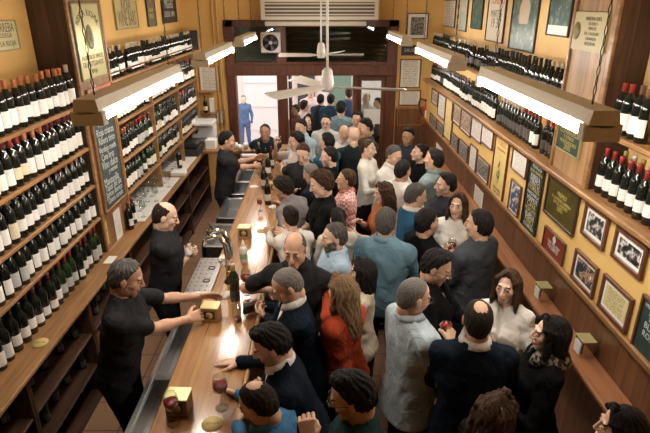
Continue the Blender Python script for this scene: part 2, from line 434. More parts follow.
def rotm(yaw, pitch, roll=0):   # head rotation: yaw>0 turns to the person's left, pitch>0 looks down
    return np.array(Matrix.Rotation(yaw, 3, 'Z') @ Matrix.Rotation(-pitch, 3, 'X') @ Matrix.Rotation(roll, 3, 'Y'))
SKIN = {'a': (.62, .39, .27), 'b': (.55, .33, .22), 'c': (.70, .47, .35), 'd': (.44, .25, .16)}
HAIR = {'black': (.012, .010, .010), 'dark': (.022, .014, .010), 'brown': (.06, .032, .018), 'grey': (.16, .145, .13), 'salt': (.075, .068, .062), 'white': (.40, .38, .35), 'blond': (.20, .125, .065), 'chest': (.045, .02, .012)}
def hairmat(hc):
    n = 'hair_'+hc
    if n in MATS: return MATS[n]
    m = mat(n, HAIR[hc], .55, bump=.6, bscale=1, noise=.5, nscale=1, spec=.18); nt = m.node_tree
    tc = [x for x in nt.nodes if x.type == 'TEX_COORD'][0]; mp = nt.nodes.new('ShaderNodeMapping'); mp.inputs['Scale'].default_value = (260, 260, 30)
    nt.links.new(tc.outputs['Object'], mp.inputs[0])
    for x in nt.nodes:
        if x.type == 'TEX_NOISE': nt.links.new(mp.outputs[0], x.inputs['Vector'])
    return m
def blotch_fabric(n, cols):
    if n in MATS: return MATS[n]
    m = mat(n, cols[0], .9, noise=.01, nscale=45, spec=.1); cr = [x for x in m.node_tree.nodes if x.type == 'VALTORGB'][0]; cr.color_ramp.interpolation = 'CONSTANT'
    cr.color_ramp.elements[0].color = (*cols[0], 1); cr.color_ramp.elements[1].color = (*cols[1], 1); cr.color_ramp.elements[1].position = .5
    return m
def fabric(col, chk=None):
    n = 'fabric_%02d_%02d_%02d' % tuple(int(c*99) for c in col)+(chk or '')
    if n in MATS: return MATS[n]
    m = mat(n, col, .85, bump=.75, bscale=11, noise=.14, nscale=9, spec=.08); [setattr(x.inputs['Distortion'], 'default_value', 1.1) for x in m.node_tree.nodes if x.type == 'TEX_NOISE' and abs(x.inputs['Scale'].default_value-11) < .1]
    if chk:
        nt = m.node_tree; b = nt.nodes['Principled BSDF']; ck = nt.nodes.new('ShaderNodeTexChecker'); tc = nt.nodes.new('ShaderNodeTexCoord')
        ck.inputs['Scale'].default_value = 34 if chk == 'check' else 26; ck.inputs[1].default_value = (*col, 1)
        ck.inputs[2].default_value = (.75, .60, .56, 1) if chk == 'check' else (.08, .07, .06, 1)
        nt.links.new(tc.outputs['Object'], ck.inputs[0]); nt.links.new(ck.outputs[0], b.inputs['Base Color'])
    return m
TORSO_M = [(-.10, .150, .095, 0), (0, .168, .115, -.005), (.10, .158, .110, .0), (.22, .156, .112, .005), (.34, .175, .122, .008), (.43, .180, .115, .0), (.49, .150, .090, -.015), (.54, .085, .065, -.03), (.575, .055, .05, -.032)]
TORSO_F = [(-.10, .160, .100, -.01), (0, .170, .118, -.012), (.09, .145, .100, .0), (.19, .122, .088, .008), (.31, .142, .100, .012), (.41, .148, .095, .0), (.47, .125, .075, -.015), (.52, .070, .055, -.03), (.555, .045, .045, -.032)]
def person(px, label, H=1.74, face=180, sex='m', hair='short', hc='dark', skin='a', top=(.02, .02, .022), sleeve='long', neckcut=.075,
           trous=(.015, .015, .018), lean=0, look=(0, 12), L='down', Rr='down', lh='relax', rh='relax', collar=None, beard=None, glasses=None,
           near=True, build=1.0, chk=None, hem=-.07, vneck=None, skirt=False, root_shift=(0, 0), zhead=None, legs=True, at=None, hat=None, group=None, lapel=None, twist=0):
    s = H/1.75; hb = .0125 if near else .018; hh = .0042 if near else .007
    hipz = .93*s; lr = R(lean)
    U = np.array((0, math.sin(lr), math.cos(lr))); Fw = np.array((0, math.cos(lr), -math.sin(lr))); Rt = np.array((1., 0, 0))
    if twist:
        tw = R(twist); Rt, Fw = Rt*math.cos(tw)+Fw*math.sin(tw), Fw*math.cos(tw)-Rt*math.sin(tw)
    O = np.array((0, -.35*math.sin(lr)*.5*s, hipz))
    prof = [(z*s, w_*s*build*.93, t*s*build*.97, y*s) for z, w_, t, y in (TORSO_F if sex == 'f' else TORSO_M)]
    fr = (Rt, Fw, U)
    topz = prof[-1][0]
    shw = (.142 if sex == 'f' else .166)*s*(.5+.5*build); shz = (.435 if sex == 'f' else .455)*s
    Sh = {sg: O+U*shz+Rt*sg*shw-Fw*.012 for sg in (-1, 1)}
    nb = O+U*(topz-.02*s)-Fw*.03*s
    # head frame
    hy, hp = R(look[0]), R(look[1]-6)
    HR = rotm(-hy, hp+lr*.35) @ np.array([Rt, Fw, U]).T if False else None
    base = Matrix(((Rt[0], Fw[0], 0), (Rt[1], Fw[1], 0), (0, 0, 1))) if twist else Matrix.Identity(3)
    yw = math.atan2(-Fw[0], Fw[1]) if twist else 0
    HR = rotm(yw-hy, hp+lr*.3)
    hc0 = nb+U*.062*s+np.array((0, 0, .058*s))+HR[:, 1]*.022*s
    # root placing
    fa = -R(face)
    rot = Matrix.Rotation(fa, 3, 'Z')
    if at is not None: root_xy = Vector((at[0], at[1], 0)); hw = None
    else:
        hw = onZ(px[0], px[1], hc0[2]+.02*s if zhead is None else zhead)
        off = rot @ Vector((hc0[0], hc0[1], 0)); root_xy = Vector((hw.x-off.x, hw.y-off.y, 0))
    dz = 0 if zhead is None else zhead-hc0[2]-.02*s
    root = empty('person', (root_xy.x, root_xy.y, dz), fa)
    tag(root, label, 'person', group)
    inv = rot.transposed()
    def tolocal(W): q = inv @ (Vector(W)-root.location); return np.array(q)
    POSE = {'down': (.235, .05, .80), 'hold': (.10, .30, 1.17), 'holdlow': (.09, .30, 1.02), 'chest': (.05, .24, 1.25), 'chin': (.03, .18, 1.34), 'pocket': (.20, .02, .90), 'back': (.12, -.16, 1.0), 'fold': (-.10, .20, 1.14), 'raise': (.17, .22, 1.50), 'side': (.34, .22, 1.1)}
    sk = mat('skin_'+skin, SKIN[skin], .5, noise=.08, nscale=30, spec=.35); hm = hairmat(hc)
    lipm = mat('lips', (.42, .16, .13), .5); wht = mat('eye_white', (.36, .32, .29), .5); iris = mat('eye_dark', (.02, .013, .01), .25)
    tm = fabric(top, chk)
    l1, l2 = .285*s, .255*s
    arms = {}
    for sg, tgt in ((-1, L), (1, Rr)):
        if isinstance(tgt, str):
            x, y, z = POSE[tgt]; T = np.array((sg*x*s, y*s, z*s)); 
            if tgt not in ('down', 'pocket', 'back'): T = T+np.array((0, math.sin(lr)*.40*s, -.12*s*(1-math.cos(lr))))
            if tgt == 'down': T = Sh[sg]+np.array((sg*.055, .05, -.52*s))
            if tgt == 'pocket': T = Sh[sg]+np.array((sg*.03, .0, -.47*s))
            if twist and tgt not in ('down', 'pocket'):
                c_, s_ = math.cos(R(twist)), math.sin(R(twist)); T = np.array((T[0]*c_-T[1]*s_, T[0]*s_+T[1]*c_, T[2]))
        else: T = tolocal(tgt)
        hint = Rt*sg*.75-Fw*.45-np.array((0, 0, .9))
        if tgt == 'back': hint = Rt*sg*.8-Fw*.6
        E, T = ik(Sh[sg], T, l1, l2, hint); arms[sg] = (Sh[sg], E, T)
    pts = [p for a in arms.values() for p in a]+[nb, O]
    hipx = .09*s
    knee = {}; foot = {}
    for sg in (-1, 1):
        hj = np.array((sg*hipx, O[1], hipz-.02)); fp = np.array((sg*.11*s, .0+(.05 if sg > 0 else -.04), .075*s)); k = (hj+fp)/2+np.array((0, .035, .01)); knee[sg] = k; foot[sg] = fp
    lo = np.min(pts+[foot[-1], foot[1]], 0)-.17; hi = np.max(pts, 0)+.17
    lo[0] = min(lo[0], -.26); hi[0] = max(hi[0], .26); lo[1] = min(lo[1], -.24+O[1]); hi[1] = max(hi[1], .24); lo[2] = .02
    # --- body skin (one surface)
    v = Vol(lo, hi, hb)
    v.loft(O, fr, prof, -.018, .03)
    v.cap(nb-U*.04, hc0+HR @ np.array((0, -.028, -.085))*s, .050*s if sex == 'm' else .044*s, .050*s if sex == 'm' else .043*s, .02)
    for sg in (-1, 1):
        S_, E, T = arms[sg]; m_ = 1.0 if sex == 'm' else .84
        bare = sleeve in ('short', 'none', 'elbow', 'rolled'); c1 = 1.0 if sleeve in ('short', 'none') else .72
        v.cap(S_, E, .043*s*m_*c1, .037*s*m_*(1 if bare and c1 == 1 else .75), .01); v.cap(E, T, .038*s*m_*(1 if c1 == 1 else .78), .0245*s*m_, .01)
        if bare: mid = E+(T-E)*(.25 if c1 == 1 else .45); v.cap(mid, mid+(T-E)*.1, .040*s*m_, .038*s*m_, .02)
        v.cap((sg*hipx, O[1], hipz-.03), knee[sg], .070*s, .046*s, .03); v.cap(knee[sg], foot[sg], .046*s, .034*s, .02)
        v.cap(foot[sg], foot[sg]+np.array((0, .12, -.035)), .035*s, .03*s, .02)
    V, F = v.mesh(); mi = np.zeros(len(F), int)
    Vs, Fs, Ms = [V], [F], [mi]; n = len(V)
    HV, HF, HM = head_mesh(sex, hh)
    hs = s*.955
    Vs.append((HV*hs) @ HR.T+hc0); Fs.append(HF+n); Ms.append(HM); n += len(HV)
    info = {}
    for sg, kind in ((-1, lh), (1, rh)):
        S_, E, T = arms[sg]; f = vn(T-E)
        if kind in ('grip', 'fist'): pn = vn(np.array((-sg*1.0, .25, .15)))
        elif kind == 'flat': pn = np.array((-.15*sg, .1, -1.))
        elif T[2] > 1.22*s and T[1] < .2: pn = np.array((-sg*.5, -.8, .3))
        else: pn = np.array((-sg*.8, .1, -.45))
        if T[2] > 1.38*s: pn = np.array((-sg*.3, -1.0, .2)); 
        if kind == 'grip': f = vn(f*.75+np.array((-sg*.25, .15, .15)))
        if T[2] > 1.38*s: f = vn(f*.5+np.array((0, 0, .6)))
        pn = vn(pn-f*pn.dot(f)); X_ = np.cross(pn, f)
        M = np.stack([X_, pn, f], 1)
        hV, hF = hand_mesh(kind, .0036 if near else .0052); hV = hV*s*(1.03 if sex == 'm' else .93)
        if sg > 0: hV = hV*np.array((-1, 1, 1)); hF = hF[:, ::-1]
        Vs.append(hV @ M.T+T); Fs.append(hF+n); Ms.append(np.zeros(len(hF), int)); n += len(hV)
        gp = T+f*.075*s+pn*.038*s
        info[sg] = root.matrix_basis @ Vector(gp) if False else Vector(rot @ Vector(gp))+root.location
    me = np_mesh('body', np.concatenate(Vs), np.concatenate(Fs), [sk, hm, lipm, wht, iris], np.concatenate(Ms))
    link('body', me, root)
    # --- hair, beard, glasses
    if hair != 'none':
        hV, hF = hair_mesh(sex, hair, hh if near else .009)
        o = link('hair', np_mesh('hair', (hV*hs) @ HR.T+hc0, hF, [hm]), root)
    if beard:
        bV, bF = beard_mesh(hh, 1 if beard != 'stubble' else 0)
        bm = hm if beard is True else hairmat(beard) if beard != 'stubble' else mat('stubble_'+skin, tuple(c*.62 for c in SKIN[skin]), .7)
        link('beard', np_mesh('beard', (bV*hs) @ HR.T+hc0, bF, [bm]), root)
    if glasses:
        g = MB(); gm = mat('spectacle_frame', (.02, .015, .012), .3)
        zo = .004 if glasses != 'up' else .075; yo = .108 if glasses != 'up' else .08; rm = .021
        for sg in (-1, 1):
            ring = [Vector((sg*.033+rm*math.cos(a), yo-.1*abs(math.cos(a))*.02, zo+rm*.75*math.sin(a))) for a in [2*math.pi*i/12 for i in range(12)]]
            g.tube([Vector(HR @ np.array(p)*hs+hc0) for p in ring], .0022, gm, 5, closed=True)
            g.tube([Vector(HR @ (np.array(p)*hs)+hc0) for p in ((sg*.054, yo-.004, zo+.004), (sg*.074, .05 if glasses != 'up' else .02, zo+.004), (sg*.081, .0 if glasses != 'up' else -.03, zo+.002))], .002, gm, 5)
        g.tube([Vector(HR @ (np.array(p)*hs)+hc0) for p in ((-.012, yo, zo+.003), (0, yo+.003, zo+.006), (.012, yo, zo+.003))], .002, gm, 5)
        g.build('glasses', root)
    # --- top
    v = Vol(lo-.03, hi+.03, hb)
    hp_ = [p for p in prof if p[0] > hem*s+.01]
    wz = np.interp(hem*s, [p[0] for p in prof], [p[1] for p in prof]); tz = np.interp(hem*s, [p[0] for p in prof], [p[2] for p in prof])
    if hem < -.1: base_ = [(hem*s, prof[1][1]*1.13, prof[1][2]*1.18, -.01)]+[p for p in prof if p[0] >= 0]
    else: base_ = [(hem*s, wz*1.03, tz*1.05, 0)]+hp_
    v.loft(O, fr, base_, .014, .02)
    if sex == 'f':
        for sg in (-1, 1): c_ = O+U*.315*s+Rt*sg*.065*s+Fw*.085*s; v.ell(c_, (.062*s, .055*s, .062*s), .04)
    for sg in (-1, 1):
        S_, E, T = arms[sg]; m_ = 1.0 if sex == 'm' else .86
        v.cap(S_, S_, .056*s*m_, .056*s*m_, .04)
        v.cap(nb-U*.035*s, S_+U*.018, .045*s, .048*s*m_, .04)
        if sleeve == 'none': continue
        e1 = E if sleeve in ('long', 'elbow', 'rolled') else S_+(E-S_)*.72
        v.cap(S_, e1, .055*s*m_, (.047 if sleeve in ('long', 'rolled', 'elbow') else .058)*s*m_, .03)
        if sleeve == 'long': v.cap(E, T-(T-E)*.04, .047*s*m_, .034*s*m_, .015)
        if sleeve == 'rolled': v.cap(E, E+(T-E)*.35, .050*s*m_, .046*s*m_, .015)
    v.noise(.006 if near else .004, 26, int(px[0]*7+px[1]) if px else 5)
    v.noise(.0022, 60, 8)
    if near: v.folds(.007, 22, int(px[0]) if px else 3)
    nr = neckcut*s if sex == 'm' else (neckcut+.005)*s
    v.cap(nb+U*.012, nb+U*.20+Fw*.02, nr*(.74 if collar is not None else .82), nr*1.5, .01, 's')
    if vneck: v.cap(nb+Fw*.09*s+U*.02, nb+Fw*.15*s-U*vneck*s, .05*s, .012*s, .01, 's')
    V, F = v.mesh(); link('top', np_mesh('top', V, F, [tm]), root)
    if vneck and collar: pass
    if vneck and collar is not None:
        v = Vol(lo-.03, hi+.03, hb); pr2 = [p for p in prof if .2*s < p[0]]
        v.loft(O, fr, pr2, .0, .02); v.cap(nb+U*.01, nb+U*.20, nr*.80, nr*1.5, .01, 's')
        V, F = v.mesh(); link('shirt_front', np_mesh('shirt_front', V, F, [fabric(collar)]), root)
    if collar is not None:
        c = MB(); cm = fabric(collar); nseg = 20; vs = []; fs = []
        rows = [(.056, -.004), (.056, .020), (.064, .021), (.082, -.012)] if lapel is None else [(.058, .0), (.066, .034), (.088, .030), (.110, -.01), (.125, -.05)]
        if lapel is not None: cm = blotch_fabric('scarf_print', lapel)
        for (rr, zz) in rows:
            for i in range(nseg+1):
                a = R(90+14)+(2*math.pi-R(28))*i/nseg
                rr2 = (rr*1.08 if sex == 'm' else rr*.95)*s; dip = -.022*max(0, math.sin(a))**3
                p = nb+U*(.008+zz+dip)*s+Rt*rr2*math.cos(a)+Fw*(rr2*math.sin(a)*1.02+.005)
                vs.append(p)
        for j in range(len(rows)-1):
            for i in range(nseg): k = j*(nseg+1)+i; fs.append((k, k+1, k+nseg+2, k+nseg+1))
        c.add(vs, fs, cm, True); co = c.build('collar', root); md = co.modifiers.new('s', 'SOLIDIFY'); md.thickness = .003
    if lapel is not None: pass
    # --- trousers or skirt, shoes
    tr = fabric(trous)
    v = Vol(lo-.03, np.array((hi[0], hi[1], hipz+.22)), hb if near else .02)
    v.loft(O, fr, [p for p in prof if p[0] < max(hem+.09, .02)*s], .004, .02)
    if skirt: v.loft((0, O[1], hipz), ((1, 0, 0), (0, 1, 0), (0, 0, 1)), [(-.45*s, .17, .13, 0), (-.1, .175, .125, 0), (.0, .16, .115, 0)], .012, .03)
    for sg in (-1, 1):
        hj = (sg*hipx, O[1], hipz-.03)
        if skirt: continue
        v.cap(hj, knee[sg], .092*s, .066*s, .02); v.cap(knee[sg], foot[sg]+np.array((0, 0, .02)), .066*s, .052*s, .02)
    v.noise(.004, 28, 4)
    V, F = v.mesh(); link('skirt' if skirt else 'trousers', np_mesh('trousers', V, F, [tr]), root)
    shm = mat('shoe_leather', (.03, .02, .015), .4)
    for sg in (-1, 1):
        sv = MB(); f0 = foot[sg]
        prof_ = [(-.085, .030, .07), (-.04, .038, .085), (.03, .043, .065), (.10, .048, .045), (.16, .040, .035), (.19, .02, .025)]
        vs = []; fs = []
        for (yy, ww, zz) in prof_:
            for i in range(10):
                a = math.pi*i/9; vs.append((f0[0]+ww*math.cos(a), f0[1]+yy*s, .004-0*dz+zz*math.sin(a)))
        for j in range(len(prof_)-1):
            for i in range(9): fs.append((j*10+i, j*10+i+1, (j+1)*10+i+1, (j+1)*10+i))
            fs.append((j*10+9, j*10, (j+1)*10, (j+1)*10+9))
        fs.append(tuple(range(10))); fs.append(tuple(50+i for i in range(10))[::-1])
        sv.add(vs, fs, shm, True); sv.build('shoe', root)
    root['_'] = 1; del root['_']
    return root, info
# ================================================================ palette
OAK = wood('oak_board', (.20, .095, .034), (.36, .19, .075), .38, 'Y')
OAKZ = wood('oak_planks', (.30, .16, .065), (.48, .28, .125), .45, 'Z', plank=.095, seam=.05, gap='Y', var=.2)
DARK = wood('dark_wood', (.032, .014, .007), (.075, .035, .018), .42, 'Y')
DARKZ = wood('dark_planks', (.038, .016, .008), (.085, .038, .020), .45, 'Z', plank=.11, seam=.045, gap='X')
WAIN = wood('wainscot_planks', (.095, .038, .015), (.19, .080, .031), .4, 'Z', plank=.105, seam=.06, gap='Y', var=.3)
WAINB = wood('wainscot_back', (.095, .038, .015), (.19, .080, .031), .4, 'Z', plank=.105, seam=.06, gap='X', var=.3)
BART = wood('bar_top_planks', (.26, .115, .042), (.47, .240, .095), .24, 'Y', plank=.118, seam=.018, gap='X', var=.16, coat=.6)
FRAMEW = wood('red_brown_frame', (.075, .026, .013), (.15, .058, .028), .35, 'Z')
DOORW = wood('door_wood', (.060, .020, .010), (.13, .045, .022), .35, 'Z')
YEL = mat('yellow_plaster', (.66, .40, .125), .75, noise=.08, nscale=3)
YELR = mat('yellow_panel', (.66, .43, .15), .6, noise=.06, nscale=3)
PALE = mat('pale_ochre_wall', (.70, .45, .19), .7, noise=.07, nscale=2.5)
CREAM = mat('cream_metal', (.76, .70, .58), .5)
STEEL = mat('brushed_steel', (.50, .51, .52), .28, 1.0, noise=.1, nscale=40)
CHROME = mat('chrome', (.72, .70, .66), .12, 1.0)
BRASS = mat('brass', (.60, .42, .15), .25, 1.0)
BLACKP = mat('black_plastic', (.015, .015, .016), .4)
WHITE = mat('white_paint', (.75, .73, .70), .5)
MARBLE = mat('white_marble', (.74, .72, .69), .3, noise=.08, nscale=6)
PAPER = mat('white_paper', (.78, .76, .72), .8)
# ================================================================ structure
def st(name, lo, hi, m, bev=0): return box_obj(name, lo, hi, m, bev, kind='structure')
tile = bpy.data.materials.new('terracotta_tiles'); tile.use_nodes = True
_n = tile.node_tree; _b = _n.nodes['Principled BSDF']; _b.inputs['Roughness'].default_value = .45
_t = _n.nodes.new('ShaderNodeTexCoord'); _k = _n.nodes.new('ShaderNodeTexBrick'); _n.links.new(_t.outputs['Object'], _k.inputs[0])
_k.offset = 0; _k.inputs['Scale'].default_value = 1; _k.inputs['Brick Width'].default_value = .33; _k.inputs['Row Height'].default_value = .33; _k.inputs['Mortar Size'].default_value = .006
_k.inputs[1].default_value = (.30, .17, .095, 1); _k.inputs[2].default_value = (.24, .13, .07, 1); _k.inputs[3].default_value = (.07, .045, .03, 1)
_n.links.new(_k.outputs[0], _b.inputs['Base Color'])
YB = 9.5
st('floor', (-2.6, -1.6, -.08), (2.3, YB+.2, 0), tile)
st('ceiling', (-2.6, -1.6, 4.1), (2.3, YB+.2, 4.2), mat('ceiling_paint', (.60, .50, .36), .8))
st('wall_left', (-2.6, -1.6, 0), (-2.36, YB, 4.1), YEL)
st('wall_right', (2.10, -1.6, 0), (2.3, YB, 4.1), PALE)
st('wall_front', (-2.6, -1.7, 0), (2.3, -1.6, 4.1), YEL)
# right wall: thick lower part with wainscot, yellow band and the shelf rail on top
st('wall_right_lower', (1.87, -1.6, 0), (2.10, YB, 1.30), WAIN)
st('wall_right_band', (1.87, -1.6, 1.30), (2.10, YB, 1.955), YELR)
st('trim_1', (1.80, -1.6, 1.955), (2.10, YB, 1.99), OAK, .006)       # shelf rail carrying the lower bottle row
st('trim_2', (1.83, -1.6, 1.93), (1.87, YB, 1.955), OAK, .004)
st('trim_3', (1.835, -1.6, 1.275), (1.87, YB, 1.315), OAK, .006)     # chair rail
st('trim_4', (1.855, -1.6, 1.25), (1.87, YB, 1.275), OAK)
# back wall
XL, XR = -1.66, 1.32
st('wall_back_left', (-2.6, YB, 0), (XL, YB+.2, 4.1), YEL)
st('wall_back_right', (XR, YB, 0), (2.3, YB+.2, 4.1), YEL)
st('wall_back_top', (XL, YB, 2.95), (XR, YB+.2, 4.1), YEL)
st('trim_5', (XR+.02, YB-.02, 0), (1.87, YB, 1.45), WAINB)
st('trim_6', (XR+.02, YB-.035, 1.45), (1.87, YB, 1.49), OAK)
fb = MB()
def fbx(x0, x1, z0, z1, y0=YB-.06, y1=YB+.14): fb.box((x0, y0, z0), (x1, y1, z1), DOORW, .006)
fbx(XL, XL+.16, 0, 2.95); fbx(XR-.17, XR, 0, 2.95); fbx(XL, XR, 2.84, 2.95)
fbx(XL, XR, 2.04, 2.22, YB-.09); fbx(XL+.16, XR-.17, 2.22, 2.27, YB-.07)
fbx(-.78, -.60, 0, 2.9); fbx(XL+.16, -.78, 0, .55, YB-.0)
fbx(.56, .64, 0, 2.04)
fb.build('door_frame_1', kind='structure').name = 'door_1'
def glassmat(name='pane_glass', tint=(.75, .8, .78), mixf=.82):
    m = bpy.data.materials.new(name); m.use_nodes = True; nt = m.node_tree; nt.nodes.clear()
    o = nt.nodes.new('ShaderNodeOutputMaterial'); mx = nt.nodes.new('ShaderNodeMixShader'); t = nt.nodes.new('ShaderNodeBsdfTransparent'); g = nt.nodes.new('ShaderNodeBsdfGlossy')
    t.inputs[0].default_value = (*tint, 1); g.inputs['Roughness'].default_value = .03; lw = nt.nodes.new('ShaderNodeLayerWeight'); lw.inputs[0].default_value = .5
    pw = nt.nodes.new('ShaderNodeMath'); pw.operation = 'POWER'; pw.inputs[1].default_value = 3.0; nt.links.new(lw.outputs['Facing'], pw.inputs[0])
    ma = nt.nodes.new('ShaderNodeMath'); ma.operation = 'MULTIPLY_ADD'; ma.inputs[1].default_value = .55; ma.inputs[2].default_value = .05; nt.links.new(pw.outputs[0], ma.inputs[0])
    nt.links.new(ma.outputs[0], mx.inputs[0]); nt.links.new(t.outputs[0], mx.inputs[1]); nt.links.new(g.outputs[0], mx.inputs[2]); nt.links.new(mx.outputs[0], o.inputs[0])
    return m
PANE = glassmat()
wf = MB(); wf.box((-1.50, YB+.02, 2.27), (-.78, YB+.028, 2.84), PANE); wf.build('window_1', kind='structure')
wf = MB(); wf.box((-.60, YB+.02, 2.27), (1.15, YB+.028, 2.84), PANE); wf.build('window_2', kind='structure')
# glazed door leaf
dl = MB()
for a, b, c, d in ((.64, .72, 0, 2.04), (1.07, 1.15, 0, 2.04), (.72, 1.07, 1.94, 2.04), (.72, 1.07, 0, .25)): dl.box((a, YB+.0, c), (b, YB+.05, d), DOORW, .004)
lf = dl.build('door_2', kind='structure')
g_ = MB(); g_.box((.72, YB+.02, .25), (1.07, YB+.028, 1.94), PANE); g_.build('glass_pane', lf)
# opened leaf of the middle doorway, swung outwards
dl = MB(); 
for a, b, c, d in ((0, .08, 0, 2.02), (.42, .50, 0, 2.02), (.08, .42, 1.93, 2.02), (.08, .42, 0, .9)): dl.box((-.59, YB+.14+a, c), (-.55, YB+.14+b, d), DOORW, .004)
lf = dl.build('door_3', kind='structure'); g_ = MB(); g_.box((-.573, YB+.22, .9), (-.567, YB+.56, 1.93), PANE); g_.build('glass_pane', lf)
# rolled-up shutter behind the transom
sh = MB(); SHM = mat('green_shutter', (.022, .036, .030), .8, spec=.1)
for i in range(9): sh.lathe([(.001, -.92), (.040, -.92), (.040, .92), (.001, .92)], SHM, 8, M=Matrix.Translation((.28, YB+.28, 2.24+i*.075)) @ Matrix.Rotation(R(90), 4, 'Y'))
sh.build('shutter', kind='structure').name = 'trim_7'
st('trim_8', (-1.56, YB+.22, 2.2), (-.62, YB+.26, 2.95), mat('grey_board', (.22, .22, .21), .6))
# ---------------------------------------------------------------- the street outside
sf = MB(); PV = mat('pavement', (.42, .38, .35), .8, noise=.1, nscale=6); sf.add([(-8, YB+.2, 0), (8, YB+.2, 0), (8, 18, -1.25), (-8, 18, -1.25), (-8, YB+.2, -.1), (8, YB+.2, -.1), (8, 18, -1.4), (-8, 18, -1.4)], [(0, 1, 2, 3), (7, 6, 5, 4), (0, 4, 5, 1), (1, 5, 6, 2), (2, 6, 7, 3), (3, 7, 4, 0)], PV); sf.build('floor_street', kind='structure')
st('sky_light_blocker', (-1.9, YB+.22, 3.0), (1.6, YB+1.0, 3.06), DOORW)  # unseen board added to keep sky light off the transom shutter
fa_ = MB(); fa_.box((-8, 17.0, -1.3), (8, 17.2, 5), mat('street_facade', (.60, .53, .50), .8)); fa_.build('wall_street', kind='structure')
dp = MB(); GR = mat('white_shutter_paint', (.62, .58, .58), .6)
dp.box((-2.45, 16.93, -1.1), (-1.0, 17.0, 2.2), GR, .01)
for i in range(4): dp.box((-2.45, 16.90, -.6+i*.75), (-1.0, 16.93, -.57+i*.75), GR)
dp.build('door_street', kind='structure').name = 'door_4'
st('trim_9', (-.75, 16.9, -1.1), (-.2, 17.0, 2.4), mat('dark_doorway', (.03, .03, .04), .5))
st('trim_10', (.25, 16.9, -1.1), (.95, 17.0, 2.4), mat('street_shutter_green', (.10, .16, .12), .5))
# ---------------------------------------------------------------- left wall carcass
st('wall_pier_left', (-2.36, 4.55, 1.0), (-2.05, 5.24, 4.1), wood('pier_planks', (.17, .080, .033), (.30, .155, .068), .45, 'Z', plank=.115, seam=.04, gap='Y', var=.2))
p_ = MB(); p_.box((-2.36, 4.535, 1.0), (-2.055, 4.55, 4.1), DARKZ); p_.build('pier_side', kind='structure').name = 'trim_11'
st('trim_12', (-2.06, 4.535, 1.0), (-2.035, 4.575, 4.1), OAK, .004); st('trim_13', (-2.06, 5.215, 1.0), (-2.035, 5.25, 4.1), OAK, .004)
# right pilaster
st('wall_pier_right', (1.87, 3.50, 1.99), (2.10, 4.10, 4.1), wood('pier_planks_right', (.30, .17, .075), (.48, .29, .14), .45, 'Z', plank=.115, seam=.04, gap='Y', var=.2))
p_ = MB(); p_.box((1.875, 3.485, 1.99), (2.10, 3.50, 4.1), DARKZ); p_.build('pier_side', kind='structure').name = 'trim_14'
st('trim_15', (1.85, 3.485, 1.99), (1.875, 3.53, 4.1), OAK, .004); st('trim_16', (1.85, 4.08, 1.99), (1.875, 4.11, 4.1), OAK, .004)
# ================================================================ shelving (each unit is a thing, its boards are parts)
def unit(name, label, cat, boards, group=None):
    r = empty(name, (sum(b[1][0]+b[2][0] for b in boards)/2/len(boards), boards[0][1][1], 0)); tag(r, label, cat, group)
    for pn, lo, hi, m in boards:
        b = MB(); b.box([lo[k]-r.location[k] for k in range(3)], [hi[k]-r.location[k] for k in range(3)], m, .005); b.build(pn, r)
    return r
BACKB = wood('shelf_back', (.045, .022, .010), (.09, .045, .02), .6, 'Y')
SH_NEAR = [2.40, 2.03, 1.685, 1.37]
unit('wine_shelf', 'tall oak wine rack nearest the camera on the left wall', 'shelf',
     [('shelf', (-2.355, .6, z-.03), (-2.05, 4.53, z), OAK) for z in SH_NEAR]+[('back_panel', (-2.36, .6, 1.0), (-2.35, 4.53, 2.37), BACKB)])
SH_FAR = [2.50, 2.08, 1.68, 1.33]
BAYS = [(5.26, 6.46), (6.48, 7.66), (7.68, 8.90)]
for i, (a, b) in enumerate(BAYS):
    nm = ['beside the chalkboard pillar', 'in the middle behind the bar', 'farthest back by the speaker'][i]
    unit('wine_shelf', 'oak wine rack bay '+nm+', left wall', 'shelf',
         [('shelf', (-2.355, a, z-.028), (-2.05, b, z), OAK) for z in SH_FAR]+[('upright', (-2.355, b, 1.0), (-2.05, b+.02, 2.52), OAK), ('back_panel', (-2.36, a, 1.0), (-2.35, b, 2.47), BACKB)]
         +[('guard_rail', (-2.06, a, 2.56), (-2.05, b, 2.575), BRASS)], 'oak rack bays behind the bar')
unit('wine_shelf', 'long upper oak wine shelf under the posters, right wall', 'shelf', [('shelf', (1.86, 4.11, 2.42), (2.10, YB, 2.45), OAK), ('rail', (1.84, 4.11, 2.435), (1.86, YB, 2.46), OAK)])
unit('wine_shelf', 'short oak wine shelf nearest the camera on the right wall', 'shelf', [('shelf', (1.86, .8, 2.39), (2.10, 3.485, 2.42), OAK), ('rail', (1.84, .8, 2.40), (1.86, 3.485, 2.43), OAK)])
